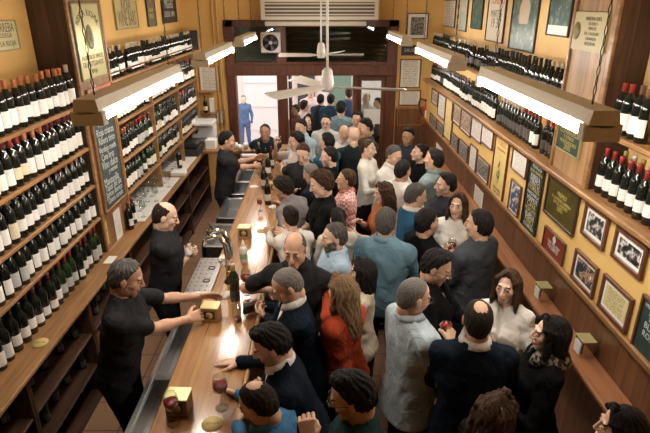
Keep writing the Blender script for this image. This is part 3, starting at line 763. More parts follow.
# back counter: continuous ledge, marble insets and under-cabinets
box_obj('back_counter_top', (-2.355, .6, .965), (-1.87, YB-.02, 1.0), OAK, .008); tag(bpy.data.objects['back_counter_top'], 'long wooden ledge under the wine racks, left wall', 'counter')
for a, b, lb in ((5.30, 6.85, 'white marble slab with stemware by the chalkboard pillar'), (7.15, 8.30, 'white marble slab near the dark till')):
    tag(box_obj('marble_slab', (-2.33, a, 1.0), (-1.93, b, 1.008), MARBLE, .003), lb, 'slab')
CAB = [(.7, 1.75), (1.77, 2.75), (2.77, 3.72), (3.74, 4.72), (4.74, 5.9), (5.92, 7.2), (7.22, 8.6)]
for i, (a, b) in enumerate(CAB):
    w_ = ['nearest the camera', 'second from the camera', 'beside the front bartender', 'with the amber bottles', 'behind the shaven bartender', 'below the stemware', 'behind the farthest bartender'][i]
    unit('open_cabinet', 'dark open under-counter cabinet '+w_, 'cabinet',
         [('side_panel', (-2.35, a, .0), (-1.91, a+.025, .965), DARK), ('side_panel', (-2.35, b-.005, .0), (-1.91, b+.02, .965), DARK), ('shelf', (-2.35, a+.025, .62), (-1.92, b, .645), DARK),
          ('shelf', (-2.35, a+.025, .32), (-1.92, b, .345), DARK), ('plinth', (-2.35, a+.025, .0), (-1.93, b, .07), DARK), ('back_panel', (-2.355, a, .0), (-2.35, b, .96), DARK)], 'dark open cabinets under the left ledge')
# ================================================================ the bar
r = empty('bar_counter', (-.68, 1.0, 0)); tag(r, 'long polished plank bar counter running the length of the room', 'counter')
def bp_(n, lo, hi, m, bev=.004):
    b = MB(); b.box((lo[0]+.68, lo[1]-1.0, lo[2]), (hi[0]+.68, hi[1]-1.0, hi[2]), m, bev); return b.build(n, r)
bp_('counter_top', (-.92, .9, 1.055), (-.47, 8.0, 1.10), BART, .008)
bp_('edge_rail', (-.47, .9, 1.06), (-.445, 8.0, 1.115), wood('rail_wood', (.42, .25, .10), (.58, .38, .18), .3, 'Y', coat=.3), .008)
bp_('front_panel', (-.56, .9, .0), (-.53, 8.0, 1.055), wood('bar_front', (.10, .04, .018), (.2, .09, .04), .4, 'Z', plank=.12, seam=.05, gap='Y'))
bp_('rear_panel', (-.90, .9, .0), (-.87, 8.0, 1.055), DARK)
bp_('foot_rail', (-.46, .9, .18), (-.43, 8.0, .21), BRASS)
# return counter across the far end
r2 = empty('end_counter', (-1.4, 8.2, 0)); tag(r2, 'short wooden counter crossing behind the far bartender', 'counter')
for n, lo, hi, m in (('counter_top', (-1.86, 7.98, 1.03), (-.45, 8.40, 1.075), OAK), ('front_panel', (-.93, 8.36, 0), (-.47, 8.39, 1.03), DARK), ('side_panel', (-.50, 8.0, 0), (-.47, 8.36, 1.03), DARK)):
    b = MB(); b.box((lo[0]+1.4, lo[1]-8.2, lo[2]), (hi[0]+1.4, hi[1]-8.2, hi[2]), m, .005); b.build(n, r2)
# steel sink run on the bartenders' side
def sink(y0, y1, label, basins, x0=-1.115):
    r = empty('steel_sink', (-1.02, (y0+y1)/2, 0)); tag(r, label, 'sink'); b = MB(); oy = r.location.y
    def bb(lo, hi, m=STEEL, q=b, bev=.003): q.box((lo[0]+1.02, lo[1]-oy, lo[2]), (hi[0]+1.02, hi[1]-oy, hi[2]), m, bev)
    bb((x0, y0, .94), (x0+.03, y1, .965)); bb((-.945, y0, .94), (-.922, y1, .965)); 
    edges = [y0]+[e for p in basins for e in p]+[y1]
    for i in range(0, len(edges), 2): bb((x0+.03, edges[i], .945), (-.945, edges[i+1], .955))
    bb((x0, y0, .60), (x0+.012, y1, .94)); b.build('rim', r)
    for p in basins:
        q = MB(); bb((x0+.03, p[0], .80), (-.945, p[1], .81), q=q); bb((x0+.03, p[0], .80), (x0+.035, p[1], .945), q=q, bev=0); bb((-.95, p[0], .80), (-.945, p[1], .945), q=q, bev=0)
        bb((x0+.03, p[0], .80), (-.945, p[0]+.005, .945), q=q, bev=0); bb((x0+.03, p[1]-.005, .80), (-.945, p[1], .945), q=q, bev=0); q.build('basin', r)
    return r
sink(1.0, 3.45, 'long shallow steel trough along the bartender side, nearest the camera', [(1.1, 2.1), (2.15, 2.75), (2.8, 3.4)])
sink(4.75, 5.35, 'square dark-basined steel sink beyond the beer taps', [(4.8, 5.3)], -1.2)
sink(5.5, 6.2, 'steel sink in the middle of the bar beside the far bartender', [(5.55, 6.15)], -1.2)
sink(6.3, 7.4, 'far steel sink below the pouring bartender', [(6.35, 6.8), (6.85, 7.35)], -1.2)
# ledge table on the right wall
r = empty('wall_ledge', (1.78, 3, 0)); tag(r, 'narrow wooden drinks ledge fixed along the right wall', 'ledge')
b = MB(); b.box((-.09, -2.4, .93), (.09, 5.6, .965), wood('ledge_wood', (.22, .085, .035), (.38, .17, .075), .35, 'Y'), .006); b.build('board', r)
for y in (-1.8, 0, 1.8, 3.6, 5.2): b = MB(); b.add([(-.05, y-.015, .93), (.09, y-.015, .93), (.09, y-.015, .75), (-.05, y+.015, .93), (.09, y+.015, .93), (.09, y+.015, .75)], [(0, 2, 1), (3, 4, 5), (0, 3, 5, 2), (1, 2, 5, 4), (0, 1, 4, 3)], DARK); b.build('bracket', r)
# ================================================================ hanging fluorescent lamps
TUBEM = mat('lit_tube', (1, 1, 1), .5, emis=(1.0, .93, .84), es=TUBE)
def lamp(x, y0, y1, z, label):
    r = empty('fluorescent_lamp', (x, (y0+y1)/2, z)); tag(r, label, 'lamp', 'hanging fluorescent lamps'); L = (y1-y0)/2
    b = MB(); b.add([(-.03, -L, 0), (.03, -L, 0), (.060, -L, .012), (.050, -L, .066), (-.050, -L, .066), (-.060, -L, .012)]+[(-.03, L, 0), (.03, L, 0), (.060, L, .012), (.050, L, .066), (-.050, L, .066), (-.060, L, .012)],
                    [(0, 1, 2, 3, 4, 5), (11, 10, 9, 8, 7, 6), (0, 6, 7, 1), (1, 7, 8, 2), (2, 8, 9, 3), (3, 9, 10, 4), (4, 10, 11, 5), (5, 11, 6, 0)], CREAM); b.build('housing', r)
    for sx in (-1, 1):
        t = MB(); t.lathe([(.0, -L+.05), (.019, -L+.05), (.019, L-.05), (0, L-.05)], TUBEM, 8, M=Matrix.Translation((sx*.052, 0, -.022)) @ Matrix.Rotation(R(-90), 4, 'X')); t.build('tube', r)
    for sy in (-1, 1):
        h_ = MB(); h_.box((-.075, sy*L-.05*(sy > 0), -.055), (.075, sy*L+.05*(sy < 0), .012), CREAM, .004); h_.build('lampholder', r)
        c = MB(); cm_ = mat('dark_chain', (.05, .04, .03), .5, .6); n = 34; zt = 4.09-z
        for k in range(n):
            z0 = .066+(zt-.066)*k/n; z1 = .066+(zt-.066)*(k+1.15)/n
            w_ = .006; pts = [(w_*math.cos(a)*(k % 2), sy*(L-.12)+w_*math.cos(a)*((k+1) % 2), (z0+z1)/2+(z1-z0)/2*math.sin(a)) for a in [0, R(60), R(120), R(180), R(240), R(300)]]
            c.tube(pts, .0022, cm_, 4, closed=True)
        c.build('chain', r)
LZ = 2.73
lamp(-1.08, 2.42, 3.97, LZ, 'hanging twin-tube lamp in front of the chalkboard, largest on the left')
lamp(-1.08, 4.85, 6.40, LZ, 'hanging twin-tube lamp on the left, between the largest and the smallest')
lamp(-1.08, 7.25, 8.75, LZ, 'smallest hanging twin-tube lamp on the left, by the outdoor fan unit')
lamp(1.08, 1.98, 3.50, LZ+.03, 'hanging twin-tube lamp in front of the right pillar, largest on the right')
lamp(1.08, 4.30, 5.90, LZ+.03, 'middle hanging twin-tube lamp on the right in front of the bottles')
lamp(1.08, 6.95, 8.50, LZ+.03, 'smallest hanging twin-tube lamp on the right, by the back wall notices')
# ================================================================ ceiling fans
def fan(x, y, z, angs, label, L=.70):
    r = empty('ceiling_fan', (x, y, z)); tag(r, label, 'fan', 'white ceiling fans')
    b = MB(); b.lathe([(.012, .0), (.012, 4.09-z)], WHITE, 10); b.build('rod', r)
    b = MB(); b.lathe([(0, -.06), (.05, -.055), (.06, -.03), (.055, 0), (.062, .01), (.045, .13), (.025, .15), (0, .15)], WHITE, 20); b.build('motor', r)
    for a in angs:
        q = MB(); M_ = Matrix.Rotation(R(a), 4, 'Z') @ Matrix.Translation((0, 0, -.02)) @ Matrix.Rotation(R(-15), 4, 'X')
        q.add([(.06, -.02, 0), (.16, -.055, 0), (L, -.075, 0), (L+.015, 0, 0), (L, .075, 0), (.16, .055, 0), (.06, .02, 0)]+[(.06, -.02, .007), (.16, -.055, .007), (L, -.075, .007), (L+.015, 0, .007), (L, .075, .007), (.16, .055, .007), (.06, .02, .007)],
              [(6, 5, 4, 3, 2, 1, 0), (7, 8, 9, 10, 11, 12, 13)]+[(i, (i+1) % 7, 7+(i+1) % 7, 7+i) for i in range(7)], WHITE, False, M_)
        q.build('blade', r)
fan(.055, 4.85, 2.52, (-15, -132, 118), 'white ceiling fan hanging nearer, over the middle of the crowd')
fan(.0, 7.6, 2.56, (178, 2, 60), 'white ceiling fan hanging farther back by the transom', .58)
# ================================================================ air conditioner, fan unit, speakers
r = empty('air_conditioner', (-.02, YB, 2.83)); tag(r, 'long cream air conditioner above the transom', 'air conditioner')
b = MB(); b.box((-.98, -.24, .12), (.98, -.02, .50), CREAM, .02); b.build('casing', r)
b = MB(); b.box((-.90, -.25, .18), (.90, -.238, .40), mat('grille_dark', (.13, .11, .07), .6)); b.build('grille', r)
for k in range(4): b = MB(); b.box((-.90, -.262, .20+k*.055), (.90, -.25, .218+k*.055), CREAM); b.build('slat', r)
b = MB(); b.box((-.92, -.16, .03), (.78, -.02, .10), CREAM, .01); b.build('vent', r)
r = empty('condenser_fan', (-.86, YB, 2.42)); tag(r, 'square white fan unit in the transom window', 'fan unit')
b = MB(); b.box((-.17, -.10, 0), (.17, .015, .34), WHITE, .015); b.build('casing', r)
b = MB(); b.lathe([(0, 0), (.135, 0), (.135, .012), (0, .012)], BLACKP, 28, M=Matrix.Translation((0, -.10, .17)) @ Matrix.Rotation(R(90), 4, 'X')); b.build('guard', r)
for k in range(5): b = MB(); b.add([(.02, 0, 0), (.12, .03, .0), (.12, -.03, .01), (.02, -.01, .006)], [(0, 1, 2, 3)], mat('fan_blade_grey', (.10, .10, .10), .4), False, Matrix.Translation((0, -.113, .17)) @ Matrix.Rotation(R(90), 4, 'X') @ Matrix.Rotation(R(72*k), 4, 'Z')); b.build('blade', r)
b = MB(); b.lathe([(0, 0), (.03, 0), (.03, .01), (0, .01)], WHITE, 12, M=Matrix.Translation((0, -.112, .17)) @ Matrix.Rotation(R(90), 4, 'X')); b.build('hub', r)
def speaker(x, y, z, label, rz=0):
    r = empty('loudspeaker', (x, y, z), rz); tag(r, label, 'speaker')
    b = MB(); b.box((-.09, -.09, 0), (.09, .09, .30), BLACKP, .008); b.build('cabinet', r)
    b = MB(); b.box((-.08, -.095, .01), (.08, -.09, .29), mat('speaker_cloth', (.03, .03, .032), .9, bump=.5, bscale=200)); b.build('grille', r)
speaker(-2.13, 9.12, 2.50, 'black loudspeaker at the far end of the left top shelf', R(20))
# pipes in the left back corner
b = MB()
for x in (-1.83, -1.76): b.tube([(x, YB-.03, 1.1), (x, YB-.03, 3.3), (x+.1, YB-.03, 3.36), (x+.9, YB-.03, 3.36)], .016, YEL, 8)
tag(b.build('wall_pipe'), 'pair of ochre pipes running up beside the doorway', 'pipe')
# ================================================================ pictures and notices
def linesmat(name, base, ink, rows=14, amount=.5, xs=7):
    if name in MATS: return MATS[name]
    m = bpy.data.materials.new(name); m.use_nodes = True; nt = m.node_tree; N = nt.nodes; L = nt.links; b = N['Principled BSDF']; b.inputs['Roughness'].default_value = .6
    tc = N.new('ShaderNodeTexCoord'); sp = N.new('ShaderNodeSeparateXYZ'); L.new(tc.outputs['Generated'], sp.inputs[0])
    a = N.new('ShaderNodeMath'); a.operation = 'MULTIPLY'; a.inputs[1].default_value = rows; L.new(sp.outputs['Z'], a.inputs[0])
    fr = N.new('ShaderNodeMath'); fr.operation = 'FRACT'; L.new(a.outputs[0], fr.inputs[0])
    g = N.new('ShaderNodeMath'); g.operation = 'LESS_THAN'; g.inputs[1].default_value = .5; L.new(fr.outputs[0], g.inputs[0])
    mp = N.new('ShaderNodeMapping'); mp.inputs['Scale'].default_value = (xs*5, 1, rows*1.0); L.new(tc.outputs['Generated'], mp.inputs[0])
    n = N.new('ShaderNodeTexNoise'); n.inputs['Scale'].default_value = 1; L.new(mp.outputs[0], n.inputs['Vector'])
    g2 = N.new('ShaderNodeMath'); g2.operation = 'GREATER_THAN'; g2.inputs[1].default_value = 1-amount; L.new(n.outputs['Fac'], g2.inputs[0])
    e = N.new('ShaderNodeMath'); e.operation = 'SUBTRACT'; e.inputs[1].default_value = .5; L.new(sp.outputs['X'], e.inputs[0])
    ab = N.new('ShaderNodeMath'); ab.operation = 'ABSOLUTE'; L.new(e.outputs[0], ab.inputs[0])
    lt = N.new('ShaderNodeMath'); lt.operation = 'LESS_THAN'; lt.inputs[1].default_value = .38; L.new(ab.outputs[0], lt.inputs[0])
    mu = N.new('ShaderNodeMath'); mu.operation = 'MULTIPLY'; L.new(g.outputs[0], mu.inputs[0]); L.new(g2.outputs[0], mu.inputs[1])
    mu2 = N.new('ShaderNodeMath'); mu2.operation = 'MULTIPLY'; L.new(mu.outputs[0], mu2.inputs[0]); L.new(lt.outputs[0], mu2.inputs[1])
    mx = N.new('ShaderNodeMix'); mx.data_type = 'RGBA'; L.new(mu2.outputs[0], mx.inputs[0]); mx.inputs[6].default_value = (*base, 1); mx.inputs[7].default_value = (*ink, 1)
    L.new(mx.outputs[2], b.inputs['Base Color']); MATS[name] = m; return m
def blotch(name, stops, scale=9, stretch=(1, 1, 1), rough=.35):
    if name in MATS: return MATS[name]
    m = bpy.data.materials.new(name); m.use_nodes = True; nt = m.node_tree; N = nt.nodes; L = nt.links; b = N['Principled BSDF']; b.inputs['Roughness'].default_value = rough
    tc = N.new('ShaderNodeTexCoord'); mp = N.new('ShaderNodeMapping'); mp.inputs['Scale'].default_value = stretch; L.new(tc.outputs['Object'], mp.inputs[0])
    n = N.new('ShaderNodeTexNoise'); n.inputs['Scale'].default_value = scale; n.inputs['Detail'].default_value = 5; L.new(mp.outputs[0], n.inputs['Vector'])
    cr = N.new('ShaderNodeValToRGB'); L.new(n.outputs['Fac'], cr.inputs['Fac']); cr.color_ramp.interpolation = 'CONSTANT'
    els = cr.color_ramp.elements
    while len(els) < len(stops): els.new(.5)
    for e, (p, c) in zip(els, stops): e.position = p; e.color = (*c, 1)
    L.new(cr.outputs[0], b.inputs['Base Color']); MATS[name] = m; return m
BW = blotch('group_photo', [(0, (.01, .01, .01)), (.42, (.04, .04, .04)), (.50, (.25, .24, .22)), (.57, (.6, .58, .54)), (.66, (.12, .12, .11))], 30)
BW2 = blotch('crowd_photo', [(0, (.02, .02, .02)), (.40, (.10, .09, .08)), (.50, (.34, .31, .27)), (.60, (.08, .07, .06))], 38)
SEP = blotch('sepia_photo', [(0, (.16, .10, .06)), (.42, (.36, .26, .18)), (.53, (.55, .43, .32)), (.62, (.25, .17, .11))], 26)
COLP = blotch('colour_photo', [(0, (.02, .03, .05)), (.44, (.05, .05, .06)), (.52, (.55, .30, .12)), (.57, (.10, .16, .20)), (.66, (.7, .66, .58))], 17)
CERT = linesmat('certificate', (.70, .66, .56), (.25, .22, .18), 16, .52)
CERTY = linesmat('cream_certificate', (.60, .52, .26), (.16, .13, .06), 12, .5)
LETTER = linesmat('letter', (.74, .70, .64), (.34, .28, .25), 20, .5)
YPOST = blotch('bullring_poster', [(0, (.45, .40, .30)), (.40, (.72, .56, .24)), (.62, (.62, .40, .14)), (.68, (.12, .10, .08))], 11)
GREENP = blotch('green_poster', [(0, (.03, .07, .06)), (.45, (.06, .11, .09)), (.58, (.18, .24, .2)), (.68, (.05, .06, .05))], 12)
REDP = mat('red_plaque_face', (.20, .035, .018), .4); GOLDF = mat('gold_plate', (.60, .55, .27), .32, .55, noise=.05, nscale=3); BRASSF = mat('old_brass_plate', (.17, .13, .035), .38, .7, noise=.15, nscale=9)
CHALK = mat('chalkboard_slate', (.035, .048, .050), .7, noise=.2, nscale=5); CHW = mat('chalk_white', (.52, .55, .54), .9); INK = mat('dark_ink', (.10, .085, .045), .6); GOLDT = mat('gold_letters', (.50, .40, .12), .5)
def pic(where, pos, plane, cat, name, label, face, fw=.02, fm=FRAMEW, matw=0, depth=.022, group=None, texts=(), mm=None):
    """where: 'R','L','B'; pos = two opposite image corners looked up on the wall plane -> real width and height"""
    (u0, v0), (u1, v1) = pos
    if where == 'B':
        a = onY(u0, v0, plane); b = onY(u1, v1, plane); cx = (a.x+b.x)/2; W = abs(b.x-a.x); loc = (cx, plane, (a.z+b.z)/2); rz = 0
    else:
        a = onX(u0, v0, plane); b = onX(u1, v1, plane); W = abs(b.y-a.y); loc = (plane, (a.y+b.y)/2, (a.z+b.z)/2); rz = R(-90) if where == 'R' else R(90)
    Hh = abs(a.z-b.z); r = empty(name, loc, rz); tag(r, label, cat, group); w2, h2 = W/2, Hh/2
    if fw:
        q = MB()
        for lo, hi in (((-w2, -depth, -h2), (-w2+fw, 0, h2)), ((w2-fw, -depth, -h2), (w2, 0, h2)), ((-w2+fw, -depth, h2-fw), (w2-fw, 0, h2)), ((-w2+fw, -depth, -h2), (w2-fw, 0, -h2+fw))): q.box(lo, hi, fm, .003)
        q.build('frame', r)
    q = MB(); i = fw
    if matw: q.box((-w2+i, -depth*.4, -h2+i), (w2-i, -.001, h2-i), mm or PAPER); q.build('mat_board', r); i += matw; q = MB(); q.box((-w2+i, -depth*.4-.002, -h2+i), (w2-i, -depth*.4, h2-i), face); q_ = q.build('picture', r)
    else: q.box((-w2+i, -depth*.5 if fw else -depth, -h2+i), (w2-i, -.001, h2-i), face); q_ = q.build('panel', r)
    yf = (-depth*.4-.003) if matw else (-depth*.5-.001 if fw else -depth-.001)
    for t in texts:
        s_, x, z, wd, m = t[:5]; rot = t[5] if len(t) > 5 else 0
        me = text_mesh(s_, 'lettering', m, .1); pr_ = q_; xs = [v.co.x for v in me.vertices]; ww = max(xs)-min(xs); k = wd*W/ww
        o = link('lettering', me, pr_); hk = t[6] if len(t) > 6 else 1
        o.scale = (k, k*hk, 1); o.rotation_euler = (R(90), R(rot), 0); o.location = (x*W, yf, z*Hh)
    return r, W, Hh, yf
# right wall, upper row
U_ = 'framed papers in the upper row on the right wall'; L_ = 'framed photographs in the lower row on the right wall'; PX = 1.868
D = dict
for (p, fc, nm, lb, mw) in [
    ([(433, 88), (438, 107)], SEP, 'picture_frame', 'small framed sepia photo farthest along the upper row, right wall', .02),
    ([(440, 92), (445, 121)], CERT, 'picture_frame', 'narrow framed paper between the farthest sepia photo and the tall yellow poster', 0),
    ([(447.5, 96), (451.5, 143)], YPOST, 'framed_poster', 'tall narrow framed yellow poster spanning both rows, far right wall', 0),
    ([(454, 101.5), (461, 128)], SEP, 'picture_frame', 'framed sepia print just in front of the narrow yellow poster, upper row', .02),
    ([(462.5, 108), (471, 138)], SEP, 'picture_frame', 'larger framed sepia print with brown figures, upper row middle', .015),
    ([(473.5, 115), (481.5, 144.5)], LETTER, 'framed_letter', 'framed white typed letter, left one of the pair behind the bullring poster', 0),
    ([(483.7, 123.5), (493, 151)], LETTER, 'framed_letter', 'framed pinkish letter touching the big bullring poster, upper row', 0),
    ([(515, 147), (526.5, 180)], LETTER, 'framed_letter', 'framed white certificate between bullring poster and black menu board', 0),
    ]:
    pic('R', p, PX, 'picture', nm, lb, fc, .014, FRAMEW, mw, group=U_)
r_, W_, H_, yf = pic('R', [(497.6, 133.5), (502.8, 204)], PX, 'poster', 'framed_poster', 'large framed yellow bullring poster with a small figure, right wall', mat('poster_yellow', (.68, .50, .20), .5), .014, FRAMEW, .012, mm=mat('poster_cream', (.66, .54, .36), .6), texts=[('TOROS', 0, .40, .6, mat('poster_red', (.45, .12, .06), .6)), ('PLAZA DE MADRID', 0, .30, .62, mat('poster_red', (.45, .12, .06), .6)), ('GRAN CORRIDA', 0, -.36, .6, INK), ('DE SEIS TOROS', 0, -.42, .5, INK)])
q = MB(); FG = blotch('poster_figure', [(0, (.06, .05, .04)), (.45, (.55, .42, .08)), (.55, (.62, .56, .42)), (.62, (.20, .12, .05))], 24)
q.add([(W_*x, yf-.001, H_*z) for x, z in [(-.05, -.24), (.08, -.24), (.16, -.12), (.10, -.02), (.14, .06), (.04, .10), (.03, .20), (-.03, .21), (-.04, .10), (-.13, .05), (-.07, -.04), (-.15, -.14)]], [tuple(range(12))], FG); q.build('figure', r_)
for (p, fc, lb) in [
    ([(431, 112.5), (436.6, 134)], BW2, 'dark group photo farthest along the lower row, right wall'),
    ([(438, 119.5), (443.5, 140.5)], BW2, 'dark group photo second farthest along the lower row, right wall'),
    ([(452, 131), (458, 156)], BW2, 'framed black-and-white photo in front of the narrow yellow poster, lower row'),
    ([(460.6, 138), (467.5, 166.5)], BW2, 'framed black-and-white crowd photo beside the pale vertical print, lower row'),
    ([(479, 154), (488.3, 186)], BW2, 'framed crowd photo beside the big bullring poster, lower row')]:
    pic('R', p, PX, 'picture', 'framed_photograph', lb, fc, .014, FRAMEW, .018, group=L_)
pic('R', [(471.7, 143), (476, 173.5)], PX, 'picture', 'framed_print', 'narrow pale vertical print between two crowd photos, lower row', LETTER, .012, FRAMEW)
pic('R', [(513, 178), (518.4, 219.5)], PX, 'picture', 'framed_photograph', 'tall framed colour photo of standing figures beside the black menu board', blotch('blue_figure_photo', [(0, (.03, .05, .10)), (.45, (.10, .14, .2)), (.55, (.62, .58, .5)), (.64, (.3, .12, .06))], 20), .016, FRAMEW, .016)
MB1, W_, H_, yf = pic('R', [(532, 157), (535.7, 238.6)], PX, 'menu board', 'menu_board', 'tall black menu board with white and yellow hand lettering, right wall', mat('menu_black', (.02, .022, .02), .5), .014, mat('black_frame', (.02, .018, .015), .4),
    texts=[(t, 0, .43-.078*i, w__, m_) for i, (t, w__, m_) in enumerate([('VINOS', .6, CHW), ('RIOJA CRIANZA', .78, GOLDT), ('RIBERA', .6, CHW), ('TINTO', .65, CHW), ('MORILES', .72, GOLDT), ('MANZANILLA', .75, CHW), ('VERMUT', .7, CHW), ('CAVA', .55, GOLDT), ('MOSCATEL', .72, GOLDT), ('RUEDA', .6, CHW), ('FINO', .55, GOLDT), ('OLOROSO', .68, CHW)])])
pic('R', [(551, 174), (574, 238)], PX, 'plaque', 'brass_plaque', 'large engraved old brass plaque on dark board, right wall', BRASSF, .022, mat('plaque_board', (.05, .03, .02), .4), texts=[('PREMIO', 0, .2, .3, GOLDT), ('A LA MEJOR TABERNA', 0, .07, .62, GOLDT), ('DE LA CIUDAD', 0, -.03, .45, GOLDT), ('2003', 0, -.15, .18, GOLDT)])
pic('R', [(547, 224.5), (563, 268)], PX, 'plaque', 'red_plaque', 'small red wooden plaque with a white crest and text below the brass one', REDP, .012, FRAMEW, texts=[('♦', 0, .22, .16, CHW), ('CASA DEL VINO', 0, .02, .6, CHW), ('A LA CALIDAD', 0, -.1, .5, CHW), ('Y AL SERVICIO', 0, -.2, .5, CHW)])
pic('R', [(588.7, 200.6), (604.5, 252)], PX, 'picture', 'framed_photograph', 'framed black-and-white photo of a band in the upper row, white mat', BW, .028, FRAMEW, .026)
pic('R', [(619.5, 225), (642.7, 281.5)], PX, 'picture', 'framed_photograph', 'framed black-and-white photo of guests, rightmost of the upper row', BW, .028, FRAMEW, .026)
pic('R', [(578, 247.5), (593.7, 300)], PX, 'picture', 'framed_photograph', 'framed colour flyer with an orange figure on black, white mat', COLP, .026, FRAMEW, .022)
pic('R', [(606.6, 272.5), (627, 335)], PX, 'picture', 'framed_certificate', 'framed cream certificate with stamps, lower row near the dark menu board', CERTY, .026, FRAMEW, .022)
pic('R', [(646, 293), (668, 385)], PX, 'menu board', 'menu_board', 'dark green menu board cut off at the right edge of the view', mat('menu_green', (.02, .04, .035), .5), .02, FRAMEW, texts=[('VINOS DE LA CASA', 0, .36, .8, CHW), ('TINTO', 0, .2, .5, CHW), ('BLANCO', 0, .05, .6, CHW), ('ROSADO', 0, -.1, .6, CHW)])
pic('R', [(475.4, 184), (481.8, 210)], 1.868, 'notice', 'paper_notice', 'white paper notice pinned on the wainscot below the bullring poster', LETTER, 0, depth=.004)
pic('R', [(436.6, 142), (442, 155)], 1.868, 'notice', 'paper_notice', 'white paper notice pinned on the far end of the wainscot', LETTER, 0, depth=.004)
# posters above the right bottles (on the recessed wall)
PR = 2.098
for (p, fc, lb, tx) in [
    ([(446, 0), (455, 28)], CERT, 'pale narrow poster farthest back above the right bottles', ()),
    ([(461, -8), (466.5, 32)], blotch('pale_print', [(0, (.55, .5, .36)), (.5, (.35, .42, .38)), (.62, (.6, .55, .42))], 7), 'pale green print second from the back above the right bottles', ()),
    ([(475, -10), (482, 30)], GREENP, 'dark grey-green poster third from the back above the right bottles', ()),
    ([(493, -25), (503, 44)], mat('poster_white', (.68, .60, .46), .6), 'long white poster with red heading above the right bottles', [('TORERO', 0, .12, .8, mat('poster_red', (.45, .12, .06), .6)), ('MARTES', 0, -.08, .6, INK), ('19 30', 0, -.22, .5, INK)]),
    ([(520, -40), (534, 54)], GREENP, 'tall framed poster with a pale arched figure above the right bottles', ()),
    ([(556, -25), (569, 38)], GREENP, 'blue-green poster with white lower margin beside the right pillar', ())]:
    r_, W_, H_, yf = pic('R', p, PR, 'poster', 'wall_poster', lb, fc, .014, mat('black_frame', (.02, .018, .015), .4), .0, group='posters above the right bottles', texts=tx)
    if 'arched' in lb:
        q = MB(); q.add([(W_*.2*math.cos(a), yf-.001, -.05*H_+H_*.14*math.sin(a)) for a in [math.pi*i/12 for i in range(13)]]+[(-W_*.16, yf-.001, -.2*H_), (W_*.16, yf-.001, -.2*H_)], [tuple(range(15))], mat('arch_pale', (.50, .40, .28), .6)); q.build('figure', r_)
        q = MB(); q.box((-W_*.42, yf-.001, H_*.16), (W_*.42, yf, H_*.46), mat('poster_cream', (.66, .54, .36), .6)); q.build('heading_band', r_)
    if 'margin' in lb: q = MB(); q.box((-W_*.45, yf-.001, -H_*.48), (W_*.45, yf, -H_*.32), PAPER); q.build('margin', r_)
r_, W_, H_, yf = pic('R', [(576, 11.5), (604, 54)], 1.868, 'sign', 'metal_sign', 'cream metal sign with a dark emblem high on the right pillar', mat('cream_sign_face', (.50, .43, .22), .5), 0, depth=.012,
    texts=[('RIBERA DEL', .12, .33, .44, INK, 0, .8), ('DUERO', .12, .2, .24, INK, 0, .8), ('VINOS', .12, .08, .22, INK, 0, .8), ('DE CALIDAD', .12, -.05, .40, INK, 0, .8), ('CRIANZA', .12, -.18, .30, INK, 0, .8), ('RESERVA', .12, -.31, .30, INK, 0, .8)])
q = MB(); q.lathe([(0, 0), (1, 0), (1, .001), (0, .001)], mat('emblem_olive', (.20, .17, .06), .5), 16, M=Matrix.Translation((-.32*W_, yf, 0)) @ Matrix.Rotation(R(90), 4, 'X') @ Matrix.Diagonal((W_*.11, H_*.24, 1, 1))); q.build('emblem', r_)
pic('R', [(561, 121), (579.5, 160)], 1.868, 'sign', 'dark_sign', 'dark green sign with gold lettering low on the right pillar', mat('sign_green', (.025, .045, .035), .4), .008, mat('gold_line', (.35, .32, .14), .4), texts=[('COVIÑUELA', 0, .26, .82, GOLDT), ('Y OTROS', 0, .05, .42, GOLDT), ('MOSTRADORES', 0, -.13, .68, GOLDT), ('2005', 0, -.31, .28, GOLDT)])
# left wall
LX = -2.046
r_, W_, H_, yf = pic('L', [(68.3, 2.8), (107, 74)], LX, 'sign', 'metal_sign', 'large pale gold winery sign with a central emblem on the left pillar', GOLDF, .012, mat('sign_edge', (.30, .26, .13), .4), depth=.018,
    texts=[('NUESTROS VINOS', 0, -.21, .78, INK), ('DE ARTESANOS', 0, -.30, .76, INK), ('RIOJA', 0, -.40, .22, INK)])
for i, ch in enumerate('BODEGA RIOJANA'):
    a = R(162-144*i/13)
    if ch == ' ': continue
    me = text_mesh(ch, 'lettering', INK, .075); o = link('lettering', me, [c for c in r_.children if c.name.startswith('panel')][0]); o.location = (W_*.38*math.cos(a), yf, H_*.20+H_*.17*math.sin(a)); o.rotation_euler = (R(90), -(a-R(90)), 0)
q = MB()
for pz, rr, of in ((.13, .030, 1), (.07, .045, 2), (.0, .048, 3), (-.06, .038, 4)): q.lathe([(0, 0), (1, 0), (1, .001), (0, .001)], mat('emblem_grey', (.26, .24, .13), .5), 14, M=Matrix.Translation((0, yf-.0015*of, pz*H_+.02)) @ Matrix.Rotation(R(90), 4, 'X') @ Matrix.Diagonal((rr*1.5, rr*1.3, 1, 1)))
q.build('emblem', r_)
pic('L', [(85, 90), (112, 96)], LX, 'sign', 'red_sign', 'small red picture with white lettering below the gold winery sign', mat('sign_red', (.42, .12, .07), .5), .010, OAK, texts=[('Vinos', 0, 0, .7, CHW, 12)])
